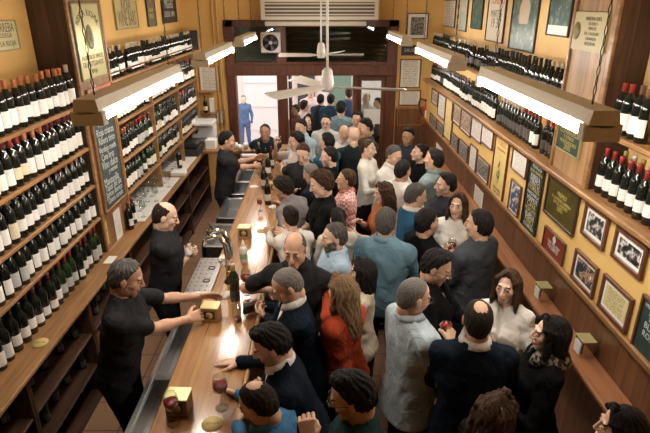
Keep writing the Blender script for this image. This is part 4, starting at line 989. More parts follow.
r_, W_, H_, yf = pic('L', [(89.5, 121), (125, 194.6)], LX, 'chalkboard', 'chalkboard', 'tall chalkboard menu with handwriting on the left pillar', CHALK, .020, OAK,
    texts=[(t, x, z, w__, CHW, 3, hh_) for t, x, z, w__, hh_ in [('Vinos', -.05, .44, .5, 1.3), ('Rioja crianza', 0, .33, .75, 1.2), ('Ribera tinto', .02, .24, .7, 1.2), ('Verdejo rueda', 0, .15, .75, 1.2), ('Cava brut', -.05, .07, .55, 1.2), ('Vino dulce', 0, -.02, .7, 1.3), ('y vermut', .1, -.10, .4, 1.2), ('Manzanilla', -.04, -.20, .66, 1.2), ('Tapas del dia', 0, -.27, .74, 1.2), ('Jamon iberico', 0, -.34, .74, 1.2), ('Queso curado', .02, -.41, .7, 1.2)]])
pic('L', [(104, 222), (109.5, 243)], LX, 'notice', 'yellow_notice', 'small yellow paper notice below the chalkboard', mat('notice_yellow', (.66, .50, .14), .7), 0, depth=.003, texts=[('VINO', 0, .1, .7, INK, 60)])
pic('L', [(112.5, 213), (123, 235)], LX, 'notice', 'paper_notice', 'white price list sheet pinned low on the left pillar', LETTER, 0, depth=.003)
NX = -2.355
pic('L', [(-30, 22), (19, 49)], NX, 'sign', 'cream_sign', 'cream enamel sign with dark capitals above the nearest left rack', mat('cream_enamel', (.55, .47, .24), .5), .008, mat('sign_edge', (.30, .26, .13), .4), texts=[('RIOJA TORREBA', 0, .25, .85, INK, 0, 1.5), ('DE BODEGA', .1, .0, .5, INK), ('VINO DE LA RIOJA', 0, -.27, .85, INK)])
r_, W_, H_, yf = pic('L', [(109, -22), (138, 27.5)], NX, 'sign', 'wooden_sign', 'square tan sign reading rioja wine bars above the far bottles', mat('tan_sign', (.42, .33, .13), .5), .012, mat('sign_edge', (.30, .26, .13), .4), texts=[('RIOJA', 0, -.02, .42, INK, 0, 1.5), ('WINE BARS', 0, -.30, .82, INK, 0, 2.0), ('BARRIO', 0, .3, .6, INK)])
pic('L', [(142, -22), (156, 26)], NX, 'sign', 'narrow_sign', 'narrow dark sign with a red pointed emblem above the far bottles', mat('narrow_dark', (.11, .10, .06), .5), .010, mat('black_frame', (.02, .018, .015), .4), texts=[('♥', 0, .18, .7, mat('poster_red', (.45, .12, .06), .6)), ('GRAN', 0, -.15, .5, GOLDT), ('VINO', 0, -.28, .6, GOLDT)])
pic('L', [(158, -18), (176.5, 22)], NX, 'sign', 'black_sign', 'black sign with white lettering above the far bottles, nearest the speaker', mat('sign_black', (.03, .028, .025), .5), .010, mat('black_frame', (.02, .018, .015), .4), texts=[('Vinos del', 0, .12, .7, CHW), ('Mundo', 0, -.04, .55, CHW), ('DESDE 1890', 0, -.28, .7, CHW)])
# back wall
BY = YB-.002
pic('B', [(198, 66), (221, 92)], BY, 'certificate', 'framed_certificate', 'framed white certificate over the corner shelf, back left', CERT, .022, OAK, .0)
pic('B', [(200.5, 114), (216, 127)], BY, 'notice', 'paper_notice', 'white paper below the corner shelf, back left', CERT, 0, depth=.01)
pic('B', [(216, 110), (226, 124)], BY, 'picture', 'small_picture', 'small framed sketch beside the corner shelf, back left', CERT, .012, OAK)
pic('B', [(400.4, 59), (419.5, 88)], BY-.0, 'certificate', 'framed_certificate', 'tall framed certificate, highest of three right of the doors', CERT, .018, FRAMEW)
pic('B', [(399, 90), (420, 105.5)], BY, 'certificate', 'framed_certificate', 'small framed diploma, middle of three right of the doors', CERT, .018, FRAMEW)
pic('B', [(397.5, 107), (422, 125)], BY, 'certificate', 'framed_certificate', 'wide framed certificate, lowest of three right of the doors', CERT, .014, OAK)
pic('B', [(407.5, 13), (427, 39)], BY, 'picture', 'framed_photograph', 'framed dark photo with cream mat high right on the back wall', BW2, .015, FRAMEW, .05)
pic('B', [(401.5, 45), (421, 55.5)], BY, 'sign', 'dark_sign', 'small dark sign under the high photo on the back wall', mat('sign_black', (.03, .028, .025), .5), 0, depth=.01, texts=[('SALIDA', 0, 0, .7, CHW)])
# notice taped on the door glass
pic('B', [(364, 109), (383.5, 124)], YB+.015, 'notice', 'paper_notice', 'white paper taped to the glazed door', PAPER, 0, depth=.003)
# fire extinguisher
a = onY(427, 112, YB-.07); r = empty('fire_extinguisher', (a.x, YB-.08, a.z-.20)); tag(r, 'red fire extinguisher hanging in the back right corner', 'fire extinguisher')
b = MB(); b.lathe([(0, 0), (.06, 0), (.065, .02), (.065, .30), (.05, .35), (.02, .38), (0, .38)], mat('extinguisher_red', (.55, .035, .02), .3), 18); b.build('cylinder', r)
b = MB(); b.box((-.05, -.068, .10), (.05, -.055, .24), PAPER); b.build('label_plate', r)
b = MB(); b.box((-.05, -.015, .38), (.04, .015, .43), BLACKP, .005); b.build('valve', r)
b = MB(); b.tube([(-.04, 0, .41), (-.14, -.01, .44), (-.17, -.02, .36), (-.12, -.03, .22), (-.08, -.03, .14)], .011, BLACKP, 8); b.build('hose', r)
# ================================================================ bottles
CAM_P = Vector((0, 0, CAM_H)); _RI = _RM.transposed()
def proj(P):
    q = _RI @ (Vector(P)-CAM_P); return (325+FPX*q.x/-q.z, 216.5-FPX*q.y/-q.z, -q.z)
GLASSB = mat('bottle_glass', (.008, .010, .007), .08, spec=.6); GLASSG = mat('green_bottle_glass', (.013, .026, .009), .08, spec=.6)
def labmat(n, col):
    m = linesmat('label_'+n, col, tuple(c*.45 for c in col), 7, .40, 3); return m
LAB = {'white': labmat('white', (.80, .77, .72)), 'cream': labmat('cream', (.68, .60, .42)), 'grey': labmat('grey', (.45, .44, .42)), 'black': labmat('black', (.06, .05, .045)), 'gold': labmat('gold', (.45, .33, .12))}
CAPC = {'red': mat('foil_red', (.32, .035, .03), .4), 'orange': mat('foil_orange', (.50, .17, .07), .4), 'black': mat('foil_black', (.02, .018, .018), .35), 'cream': mat('foil_cream', (.60, .50, .36), .45), 'gold': mat('foil_gold', (.50, .36, .12), .35, .5), 'brown': mat('foil_brown', (.16, .07, .04), .4), 'burgundy': mat('foil_burgundy', (.12, .02, .025), .35)}
BPROF = [(0, .004), (.030, 0), (.0365, .005), (.0372, .19), (.034, .212), (.021, .236), (.0150, .252), (.0140, .288)]
BURG = [(0, .004), (.033, 0), (.0400, .005), (.0405, .15), (.037, .18), (.025, .215), (.0160, .245), (.0140, .288)]
LABZ = {'tall': (.035, .135), 'mid': (.05, .125), 'low': (.035, .10)}
_bm = {}
def bparts(shape, lab, cap, lz, seg, joined):
    key = (shape, lab, cap, lz, seg, joined)
    if key in _bm: return _bm[key]
    pr = BPROF if shape != 'burg' else BURG; rr = max(p[0] for p in pr); gm = GLASSG if shape == 'green' else GLASSB
    body = MB(); body.lathe(pr, gm, seg)
    l = body if joined else MB(); z0, z1 = LABZ[lz]; l.lathe([(rr+.0006, z0), (rr+.0006, z1)], LAB[lab], max(6, seg//2+2), a0=R(-80), a1=R(80), cap=False)
    c = body if joined else MB(); c.lathe([(.0152, .248), (.0150, .290), (.0160, .292), (.0160, .303), (.0, .304)], CAPC[cap], seg)
    _bm[key] = (body.mesh('wine_bottle'),) if joined else (body.mesh('wine_bottle'), l.mesh('label'), c.mesh('capsule'))
    return _bm[key]
ORD = lambda n: '%d%s' % (n, 'th' if 10 <= n % 100 <= 20 else {1: 'st', 2: 'nd', 3: 'rd'}.get(n % 10, 'th'))
rnd = random.Random(7)
slots = []
def row(desc, x, z, ys, face, caps, labs, group, shape='bord', lz='tall', scale=1.0, blk=3, who='from the pillar'):
    k = 0; cur = None; n = 0
    for y in ys:
        if k <= 0: cur = (rnd.choice(caps), rnd.choice(labs), rnd.choice(lz if isinstance(lz, list) else [lz]), rnd.choice(shape if isinstance(shape, list) else [shape])); k = rnd.randint(1, blk)
        k -= 1; n += 1
        u, v, zc = proj((x, y, z+.15))
        if u < -14 or u > 664 or v > 450: continue
        if n > 1 and rnd.random() < .025: continue
        slots.append((zc, (x+rnd.uniform(-.008, .008), y+rnd.uniform(-.004, .004), z), face+rnd.uniform(-.25, .25), cur, '%s-capped wine bottle, %s %s %s' % (cur[0], ORD(n), who, desc), group, scale*rnd.uniform(.97, 1.03)))
def rng(a, b, s):
    n = int(abs(b-a)/s); return [a+(b-a)*i/max(n, 1) for i in range(n+1)]
LF = 0.0; RF = math.pi
S_ = .088
# near left rack: from the pillar towards the camera
ndesc = ['on the near rack top shelf', 'on the near rack second shelf', 'on the near rack third shelf', 'on the near rack fourth shelf']
ncap = [['orange', 'orange', 'cream', 'orange'], ['burgundy', 'orange', 'red', 'brown'], ['cream', 'orange', 'red', 'black', 'brown'], ['burgundy', 'red', 'brown', 'black']]
for i, z in enumerate(SH_NEAR):
    row(ndesc[i], -2.105, z, rng(4.47, 1.5, .097), LF, ncap[i], ['white', 'white', 'white', 'cream'] if i != 3 else ['white', 'white', 'grey'], 'bottles in the near left rack', lz=['tall', 'tall', 'mid'], scale=1.09 if i < 3 else 1.03)
    if i: row('in the rear rank of near-rack shelf '+['one', 'two', 'three', 'four'][i], -2.215, z, rng(4.43, 1.5, .092), LF, ncap[i], ['white', 'grey'], 'rear-rank bottles in the near left rack')
row('on the ledge, front rank', -2.08, 1.0, rng(4.42, 1.5, .098), LF, ['black', 'black', 'burgundy', 'red', 'gold'], ['white', 'white', 'grey', 'white'], 'bottles on the left ledge', scale=1.06, shape=['bord', 'bord', 'green'], lz=['mid', 'tall', 'low'])
row('on the ledge, rear rank', -2.20, 1.0, rng(4.46, 1.5, .092), LF, ['red', 'orange', 'black'], ['white', 'grey'], 'rear-rank bottles on the left ledge')
# far left bays
fd = [['top shelf', 'second shelf', 'third shelf', 'fourth shelf'], ['beside the pillar', 'in the middle bay', 'in the farthest bay']]
for bi, (a, b) in enumerate(BAYS):
    for i, z in enumerate(SH_FAR):
        row('on the %s %s' % (fd[0][i], fd[1][bi]), -2.115, z, rng(a+.06, b-.05, S_), LF, [['cream', 'cream', 'black'], ['cream', 'black', 'red'], [['red', 'brown', 'orange'], ['black', 'black', 'gold'], ['black', 'red']][bi], [['burgundy', 'brown', 'black'], ['black', 'burgundy'], ['black']][bi]][i], ['white', 'white', 'grey', 'cream'] if i > 1 else ['white'], 'bottles in the rack bays behind the bar', lz=['tall', 'mid', 'low'], shape=['bord', 'green', 'bord'] if i > 1 else 'bord', who='along')
# right wall rows
row('on the lower right shelf', 1.945, 1.99, rng(4.18, 9.40, S_), RF, ['cream', 'red', 'brown', 'black', 'cream'], ['white', 'white', 'black', 'white'], 'bottles on the lower right shelf', lz=['mid', 'low', 'tall'], blk=7)
row('on the upper right shelf', 1.945, 2.45, rng(4.18, 9.40, S_), RF, ['gold', 'cream', 'black'], ['black', 'black', 'white'], 'bottles on the upper right shelf', shape=['burg', 'bord'], lz=['low', 'mid'], blk=8, who='from the pillar')
row('on the upper shelf by the right edge', 1.935, 2.42, rng(3.40, 1.9, .098), RF, ['cream', 'brown', 'red'], ['white'], 'bottles on the short right shelf', blk=2, scale=1.06)
row('on the lower shelf by the right edge', 1.925, 1.99, rng(3.42, 1.9, .095), RF, ['red', 'red', 'orange'], ['white'], 'bottles at the near end of the lower right shelf', lz=['tall', 'mid'], scale=1.02, blk=9)
row('in the rear rank by the right edge', 2.03, 1.99, rng(3.38, 2.0, .095), RF, ['gold', 'cream'], ['cream'], 'rear-rank bottles at the near right')
slots.sort(key=lambda s: s[0])
NIND = 276
mbs = MB()
for j, (zc, p, a, (cap, lab, lz, shp), label, group, sc) in enumerate(slots):
    near_ = zc < 5.2
    if j < NIND:
        me = bparts(shp, lab, cap, lz, 16 if near_ else 10, not near_)
        o = link('wine_bottle', me[0]); o.location = p; o.rotation_euler = (0, 0, a); o.scale = (sc, sc, sc); tag(o, label, 'wine bottle', group)
        if near_:
            link('label', me[1], o); link('capsule', me[2], o)
    else:
        M_ = Matrix.Translation(p) @ Matrix.Rotation(a, 4, 'Z') @ Matrix.Scale(sc, 4); pr = BURG if shp == 'burg' else BPROF; rr = max(q[0] for q in pr)
        mbs.lathe(pr, GLASSB, 8, M=M_); mbs.lathe([(rr+.0006, LABZ[lz][0]), (rr+.0006, LABZ[lz][1])], mat('label_far_'+lab, {'white': (.78, .75, .70), 'cream': (.68, .60, .42), 'grey': (.45, .44, .42), 'black': (.06, .05, .045), 'gold': (.45, .33, .12)}[lab], .7), 5, a0=R(-80), a1=R(80), cap=False, M=M_); mbs.lathe([(.0152, .248), (.016, .303), (0, .304)], CAPC[cap], 6, M=M_)
if mbs.V: o = mbs.build('wine_bottles_stock'); tag(o, 'distant wine bottles filling the farthest ends of the wall shelves', 'wine bottles', kind='stuff')
print('bottles', len(slots))
def bottle(u, v, label, cap='black', lab='white', shape='bord', z=1.10, lz='mid', sc=1.0, face=None, group=None):
    p = onZ(u, v, z); me = bparts(shape, lab, cap, lz, 16, False)
    o = link('wine_bottle', me[0]); o.location = p; o.rotation_euler = (0, 0, R(-90) if face is None else face); o.scale = (sc,)*3; tag(o, label, 'wine bottle', group)
    link('label', me[1], o); link('capsule', me[2], o); return o
CT = [(268, 204, 'dark wine bottle on the bar, nearest of the tall cluster', 'black', 'white'), (264.5, 189, 'dark wine bottle behind the nearest of the tall cluster', 'black', 'grey'),
      (268.5, 176, 'cream-capped dark bottle on the bar facing the far bartender', 'cream', 'white'), (272, 168, 'red-capped bottle on the bar by the man in dark polo', 'red', 'white'),
      (259.5, 163, 'gold-capped bottle beside the far bartender hands', 'gold', 'cream'), (275, 158, 'cream-capped bottle at the far end of the bar', 'cream', 'white')]
for u, v, lb, c, l in CT: bottle(u, v, lb, c, l, group='wine bottles at the far end of the bar')
bottle(235.5, 300, 'dark green open bottle with a white pourer beside the beer taps', 'cream', 'black', 'green', sc=1.02, lz='low')
bottle(134, 223, 'red-capped bottle on the ledge beside the stemware', 'red', 'white', z=1.0, face=0); bottle(180, 168, 'dark bottle standing alone on the far marble slab', 'black', 'cream', z=1.008, face=0)
bottle(131, 229, 'dark bottle on the ledge at the foot of the pillar', 'burgundy', 'white', z=1.0, face=0)
bottle(206, 113, 'dark bottle on the corner shelf, back left', 'black', 'cream', z=1.42)
bpy.data.objects['wine_bottle'].name = 'wine_bottle'
# under-counter bottles
AMB = mat('amber_glass', (.22, .10, .02), .15)
for k, (x, y, z) in enumerate([(-1.99, 3.80, .345), (-1.98, 3.90, .345)]):
    b = MB(); b.lathe([(0, 0), (.036, 0), (.04, .01), (.04, .14), (.030, .18), (.013, .21), (.013, .25)], AMB, 14); b.lathe([(.014, .235), (.015, .262), (0, .263)], CAPC['cream'], 12)
    tag(b.build('liqueur_bottle', loc=(x, y, z)), ['amber bottle with cream stopper in the cabinet, nearer one', 'amber bottle with cream stopper in the cabinet, farther one'][k], 'bottle')
i_ = 0
for (y0, y1, z, wh) in ((2.85, 3.65, .345, 'middle shelf beside the front bartender'), (2.85, 3.65, .645, 'upper shelf beside the front bartender'), (1.9, 2.7, .645, 'upper shelf of the second cabinet'), (1.9, 2.7, .345, 'middle shelf of the second cabinet'), (3.82, 4.6, .645, 'upper shelf above the amber bottles'), (2.85, 3.65, .07, 'bottom shelf beside the front bartender')):
    for ky, y in enumerate(rng(y0, y1, .17)):
        i_ += 1; me = bparts('bord', 'black', 'black', 'low', 10, True); o = link('wine_bottle', me[0]); o.location = (-2.06+rnd.uniform(-.05, .05), y, z); o.scale = (.88,)*3
        tag(o, 'small black bottle, %s from the camera end, %s' % (ORD(ky+1), wh), 'bottle', 'black bottles inside the under-counter cabinets')
# ================================================================ glasses
GL = glassmat('clear_glass', (.93, .95, .94)); WINE = mat('red_wine', (.20, .010, .018), .08); BEER = mat('dark_wine', (.16, .05, .02), .1)
def glass(loc, label, wine=.5, group=None, kind='wine', s=1.0, seg=16, wm=None, name='wine_glass', tilt=None):
    r = empty(name, loc); tag(r, label, 'glass', group)
    b = MB()
    if kind == 'wine':
        b.lathe([(.0, .003), (.033, .001), (.034, .003), (.006, .007), (.0035, .02), (.0035, .085), (.012, .093), (.030, .108), (.038, .135), (.037, .16), (.030, .195), (.0292, .195), (.036, .16), (.0368, .135), (.029, .110), (.011, .096), (0, .094)], GL, seg, cap=False)
    else:
        b.lathe([(0, 0), (.027, 0), (.034, .13), (.033, .13), (.026, .012), (0, .012)], GL, seg, cap=False)
    bw_ = b.build('bowl' if kind == 'wine' else 'tumbler', r)
    if wine:
        q = MB()
        if kind == 'wine': q.lathe([(0, .0955), (.0105, .0975), (.0285, .111), (.0362, .135), (.0362, .135+.02*wine), (0, .135+.02*wine)], wm or WINE, seg)
        else: q.lathe([(0, .013), (.0255, .013), (.0255+.007*wine, .013+.11*wine), (0, .013+.11*wine)], wm or WINE, seg)
        q.build('drink', bw_)
    r.scale = (s, s, s)
    if tilt: r.rotation_euler = tilt
    return r
G = 'glasses standing on the bar'
glass(onZ(222, 408, 1.10), 'large glass of red wine on the bar nearest the bald man in blue', .6, G, s=1.12)
glass(onZ(174, 424, 1.10), 'glass of red wine leaning against the nearest napkin box', .7, G, s=1.05)
glass(onZ(247, 294, 1.10), 'tall glass of red wine beside the green bottle', .45, G, s=1.1)
glass(onZ(237.5, 321, 1.10), 'low glass with a last sip of red wine in the middle of the bar', .15, G, kind='tumbler', name='tumbler')
glass(onZ(260, 211, 1.10), 'short glass of dark wine at the foot of the tall bottles', .6, G, s=.8)
for k, (u, v) in enumerate([(262, 178), (271, 186), (277, 176), (265, 170), (278, 187), (280, 168), (271, 161), (266, 158)]):
    glass(onZ(u, v, 1.10), ['small dry glass left of the tall bottles', 'dark drink beside the tan napkin box', 'small glass right of the tall bottles', 'dark drink left of the red-capped bottle', 'empty glass at the bar edge by the napkin box', 'dark drink at the bar edge by the man in dark polo', 'empty glass behind the red-capped bottle', 'dark drink nearest the far end counter'][k]+', far bar', .5 if k % 2 else 0, 'small glasses at the far end of the bar', s=.85 if k % 3 else 1, kind='wine' if k % 3 else 'tumbler', seg=10, wm=BEER if k % 2 else None, name='wine_glass')
for i in range(8):
    for j in range(4):
        y = 5.42+i*.17+rnd.uniform(-.02, .02); x = -2.28+j*.10+rnd.uniform(-.01, .01)
        if j == 3 and i % 3: continue
        glass((x, y, 1.008), 'empty stem glass, %s along the %s of the stemware slab' % (ORD(i+1), ['wall row', 'second row', 'third row', 'aisle row'][j]), 0, 'empty stem glasses on the marble slab', seg=10, s=.95)
for i in range(4):
    for j in range(2): glass((-2.25+j*.11, 7.25+i*.12, 1.008), 'empty stem glass, %s along the %s of the far marble slab' % (ORD(i+1), ['wall row', 'aisle row'][j]), 0, 'empty stem glasses on the far marble slab', seg=10, s=.95)
# ================================================================ things on the bar
def napkin_box(p, label, rz=0, body=OAK, top=GOLDF, s=1.0, group=None):
    r = empty('napkin_dispenser', p, rz); tag(r, label, 'napkin dispenser', group)
    b = MB(); b.box((-.062*s, -.05*s, 0), (.062*s, .05*s, .115*s), body, .004); b.build('case', r)
    b = MB(); b.box((-.066*s, -.054*s, .115*s), (.066*s, .054*s, .123*s), top, .003); b.build('lid', r)
    b = MB(); b.box((-.042*s, -.052*s, .03*s), (.042*s, -.0495*s, .095*s), mat('dispenser_slot', (.05, .035, .02), .5)); b.build('slot', r)
    b = MB(); b.lathe([(0, 0), (.026*s, 0), (.026*s, .002), (0, .002)], GOLDF, 16, M=Matrix.Translation((0, -.052*s, .062*s)) @ Matrix.Rotation(R(90), 4, 'X')); b.build('emblem', r)
napkin_box(onZ(180, 411, 1.10), 'gold-topped napkin box nearest the camera on the bar', R(-4), wood('box_wood', (.10, .05, .02), (.2, .10, .04), .4, 'X'))
napkin_box(onZ(212, 319, 1.10), 'gold-topped napkin box the front bartender reaches for', R(-6), wood('box_wood2', (.32, .19, .07), (.45, .28, .11), .4, 'X'), s=.98)
napkin_box(onZ(245, 237, 1.10), 'tan napkin box beyond the white squeeze bottle', R(-4), wood('box_wood3', (.36, .20, .09), (.5, .30, .13), .4, 'X'), s=.95)
napkin_box(onZ(274, 190, 1.10), 'tan napkin box beside the tall bottles', R(5), wood('box_wood3', (.36, .20, .09), (.5, .30, .13), .4, 'X'), s=.8)
def chrome_disp(y, label):
    r = empty('napkin_dispenser', (1.795, y, .965), R(-90)); tag(r, label, 'napkin dispenser', 'chrome napkin dispensers on the wall ledge')
    b = MB(); b.box((-.055, -.045, 0), (.055, .045, .13), CHROME, .006); b.build('case', r)
    b = MB(); b.box((-.058, -.05, .13), (.058, .05, .137), GOLDF, .003); b.build('lid', r)
    b = MB(); b.box((-.04, -.052, .02), (.04, -.045, .11), PAPER, .002); b.build('napkins', r)
chrome_disp(onX(539, 303, 1.78).y, 'chrome napkin dispenser on the wall ledge behind the woman in white'); chrome_disp(onX(581, 352, 1.78).y, 'chrome napkin dispenser on the wall ledge nearest the camera')
def coaster(p, label):
    b = MB(); b.lathe([(0, 0), (.054, 0), (.056, .002), (.056, .005), (0, .006)], mat('coaster_yellow', (.62, .47, .17), .6), 24); o = b.build('coaster', loc=p); tag(o, label, 'coaster')
    t = link('lettering', text_mesh('Vinos', 'lettering', INK, .032), o); t.location = (0, 0, .0065); t.rotation_euler = (0, 0, R(12))
coaster(onZ(212, 424, 1.10), 'round yellow beer mat on the bar at the bottom of the view'); coaster(onZ(40, 343, 1.0), 'round yellow beer mat on the left ledge by the bottles'); coaster(onZ(262, 231, 1.10), 'round pale beer mat beside the leaning woman in white')
# drip tray
p0 = (-.965, 3.88); r = empty('drip_tray', (p0[0], p0[1], 1.10)); tag(r, 'perforated steel drip tray below the beer taps', 'drip tray')
b = MB(); b.box((-.11, -.30, 0), (.10, .30, .018), STEEL, .004); b.build('tray', r)
b = MB()
for i in range(9):
    for j in range(4): b.lathe([(0, 0), (.007, 0), (.007, .001), (0, .001)], BLACKP, 6, at=(-.085+j*.045, -.27+i*.067, .018))
b.build('holes', r)
for yy in (-.12, .10): b = MB(); b.lathe([(.022, 0), (.030, 0), (.030, .006), (.022, .006)], BLACKP, 16, at=(.03, yy, .018), cap=False); b.build('drain_ring', r)
# beer taps
p = Vector((-.74, 3.78, 1.10)); r = empty('beer_taps', p); tag(r, 'chrome beer tap tower with curved double spouts', 'beer tap')
b = MB(); b.lathe([(0, 0), (.055, 0), (.055, .012), (.035, .02), (.032, .13), (.04, .14), (.03, .16), (0, .165)], mat('dark_bronze', (.10, .06, .035), .3, .8), 18); b.build('base', r)
for k, dy in enumerate((-.06, .06)):
    b = MB(); b.tube([(0, dy*.3, .12), (.0, dy, .25), (-.01, dy, .36), (-.05, dy, .42), (-.11, dy, .43), (-.17, dy, .40), (-.185, dy, .35)], [.024, .023, .022, .021, .018, .015, .011], CHROME, 12); b.build('spout', r)
    b = MB(); b.tube([(-.13, dy, .43), (-.15, dy, .50)], [.009, .013], mat('tap_handle', (.03, .02, .02), .3), 10); b.build('handle', r)
b = MB(); b.lathe([(0, 0), (.03, 0), (.03, .01), (0, .01)], BRASS, 16, M=Matrix.Translation((0, -.034, .09)) @ Matrix.Rotation(R(90), 4, 'X')); b.build('badge', r)
# cloth, squeeze bottle, bowl, misc
def lump(name, p, rad, m, label, cat, seed=1, amp=.2, h=.007, parent=None):
    v = Vol((-rad[0]*1.5, -rad[1]*1.5, -.01), (rad[0]*1.5, rad[1]*1.5, rad[2]*1.8), h); v.ell((0, 0, 0), rad, 0); v.noise(amp*min(rad), 90, seed); v.halfspace((0, 0, .001), (0, 0, -1))
    V, F = v.mesh(); o = link(name, np_mesh(name, V, F, [m])); o.location = p; tag(o, label, cat); return o
lump('dish_cloth', onZ(225, 262, 1.10), (.06, .07, .055), mat('cloth_cream', (.66, .62, .55), .9), 'crumpled cream cloth behind the beer taps', 'cloth', 2, .35)
lump('bread_roll', onZ(229, 296, 1.10), (.045, .045, .04), mat('cloth_cream', (.66, .62, .55), .9), 'crumpled white napkin beside the beer tap base', 'napkin', 4, .3).name = 'crumpled_napkin'
lump('crumpled_napkin', onZ(254, 187, 1.10), (.06, .05, .02), PAPER, 'flat white napkin on the bar left of the tall bottles', 'napkin', 4, .2)
lump('crumpled_napkin', onZ(273, 208, 1.10), (.04, .04, .035), PAPER, 'crumpled white napkin under the chin of the man in grey', 'napkin', 7, .35)
lump('crumpled_napkin', onZ(241, 285, 1.10), (.04, .05, .03), PAPER, 'crumpled white napkin behind the green bottle', 'napkin', 9, .35)
p = onZ(244, 262, 1.10); r = empty('squeeze_bottle', p); tag(r, 'white squeeze bottle with a pointed nozzle on the bar', 'bottle')
b = MB(); b.lathe([(0, 0), (.030, 0), (.033, .01), (.033, .13), (.022, .155), (0, .156)], WHITE, 18); b.build('body', r)
b = MB(); b.lathe([(.018, .155), (.016, .17), (.005, .215), (0, .216)], WHITE, 12); b.build('nozzle', r)
b = MB(); b.lathe([(.0336, .04), (.0336, .09)], mat('green_print', (.30, .42, .22), .6), 14, cap=False, a0=R(-160), a1=R(-20)); b.build('label', r)
p = onZ(266, 243, 1.10); b = MB()
# far corner clutter: till, white machine, paper stacks
r = empty('cash_register', (-2.08, 8.10, 1.0)); tag(r, 'black till at the far end of the left ledge', 'cash register')
b = MB(); b.box((-.17, -.2, 0), (.17, .2, .12), BLACKP, .01); b.build('drawer', r); b = MB(); b.box((-.12, -.17, .12), (.16, .17, .22), BLACKP, .02); b.build('keyboard', r); b = MB(); b.box((-.10, -.12, .22), (-.06, .12, .40), BLACKP, .01); b.build('display', r)
r = empty('coffee_machine', (-1.99, 8.72, 1.0)); tag(r, 'white and grey coffee machine in the far left corner', 'coffee machine')
b = MB(); b.box((-.2, -.2, 0), (.2, .2, .10), STEEL, .01); b.build('base', r); b = MB(); b.box((-.2, .0, .10), (.2, .2, .34), WHITE, .015); b.build('body', r); b = MB(); b.box((-.21, -.18, .34), (.21, .2, .40), WHITE, .015); b.build('top', r); b = MB(); b.tube([(-.08, -.02, .24), (-.08, -.12, .22)], .02, BLACKP, 8); b.build('portafilter', r)
sh_ = box_obj('corner_shelf', (-2.3, 9.26, 1.39), (-1.86, 9.5, 1.42), OAK, .004); tag(sh_, 'small wooden corner shelf with one bottle, back left', 'shelf')
sh_ = box_obj('corner_shelf', (-2.3, 9.30, 1.76), (-1.86, 9.5, 1.785), OAK, .004); tag(sh_, 'small cream shelf under the framed certificate, back left', 'shelf')
for k, (x, y, z, s3, lb) in enumerate([(-1.94, 9.38, 1.42, (.07, .07, .24), 'tall white carton beside the bottle on the corner shelf'), (-1.75, 8.2, 1.075, (.16, .2, .14), 'white box on the far end counter'), (-1.55, 8.22, 1.075, (.12, .12, .10), 'small pale box on the far end counter'), (-1.98, 7.0, 1.0, (.2, .14, .05), 'stack of white paper on the ledge between the slabs')]):
    tag(box_obj('carton', (x-s3[0]/2, y-s3[1]/2, z), (x+s3[0]/2, y+s3[1]/2, z+s3[2]), PAPER, .004), lb, 'box')
tag(box_obj('paper_sheet', (-2.0, 4.30, 1.001), (-1.92, 4.45, 1.004), PAPER), 'small white sheet on the left ledge at the foot of the pillar', 'paper')
for k, (u, v) in enumerate([(236, 149), (240, 151), (246, 149)]): 
    b = MB(); b.lathe([(0, 0), (.03, 0), (.038, .10), (.036, .10), (.028, .004), (0, .004)], WHITE, 12, cap=False); tag(b.build('cup', loc=onZ(u, v, 1.075)), 'white cup on the far end counter, %s of three' % ['leftmost', 'nearest', 'rightmost'][k], 'cup', 'white cups on the far end counter')
# ================================================================ the people
BLK = (.005, .005, .0055); NAVY = (.006, .009, .020); WHT = (.70, .67, .62); DENIM = (.13, .23, .29); LBLUE = (.36, .48, .60); GREYT = (.21, .20, .205); CHAR = (.045, .050, .060); OLIVE = (.055, .055, .045)
hands = {}
def P(key, px, label, **k):
    r, info = person(px, label, **k); hands[key] = (r, info); return r
Z = onZ
# bartenders
P('b1', (126, 275), 'grey-haired bartender in black T-shirt reaching for a napkin box on the bar', H=1.80, face=88, hair='short', hc='salt', skin='b', sleeve='short', lean=14, look=(-8, 22), L=Z(199, 296, 1.20), Rr=Z(197, 318, 1.17), lh='relax', rh='relax', beard='stubble')
P('b2', (165, 214), 'bartender with shaved head and black T-shirt drying a glass at the taps', H=1.78, face=82, hair='bald', hc='dark', skin='c', sleeve='short', lean=8, look=(0, 22), L=Z(186, 249, 1.20), Rr=Z(187, 258, 1.16), lh='grip', rh='grip')
P('b3', (227, 139), 'far bartender in black shirt stretching both arms over the bar', H=1.78, face=88, hair='short', hc='black', skin='b', sleeve='short', lean=8, look=(-5, 20), L=Z(255, 158, 1.28), Rr=Z(256, 166, 1.22), near=False)
P('m0', (265, 131), 'bearded man in dark teal shirt leaning on the far end counter in the doorway', H=1.74, face=182, hair='short', hc='black', skin='d', top=(.018, .035, .045), sleeve='short', lean=38, look=(0, -12), L=(-.86, 8.22, 1.13), Rr=(-1.12, 8.22, 1.13), near=False, beard='stubble')
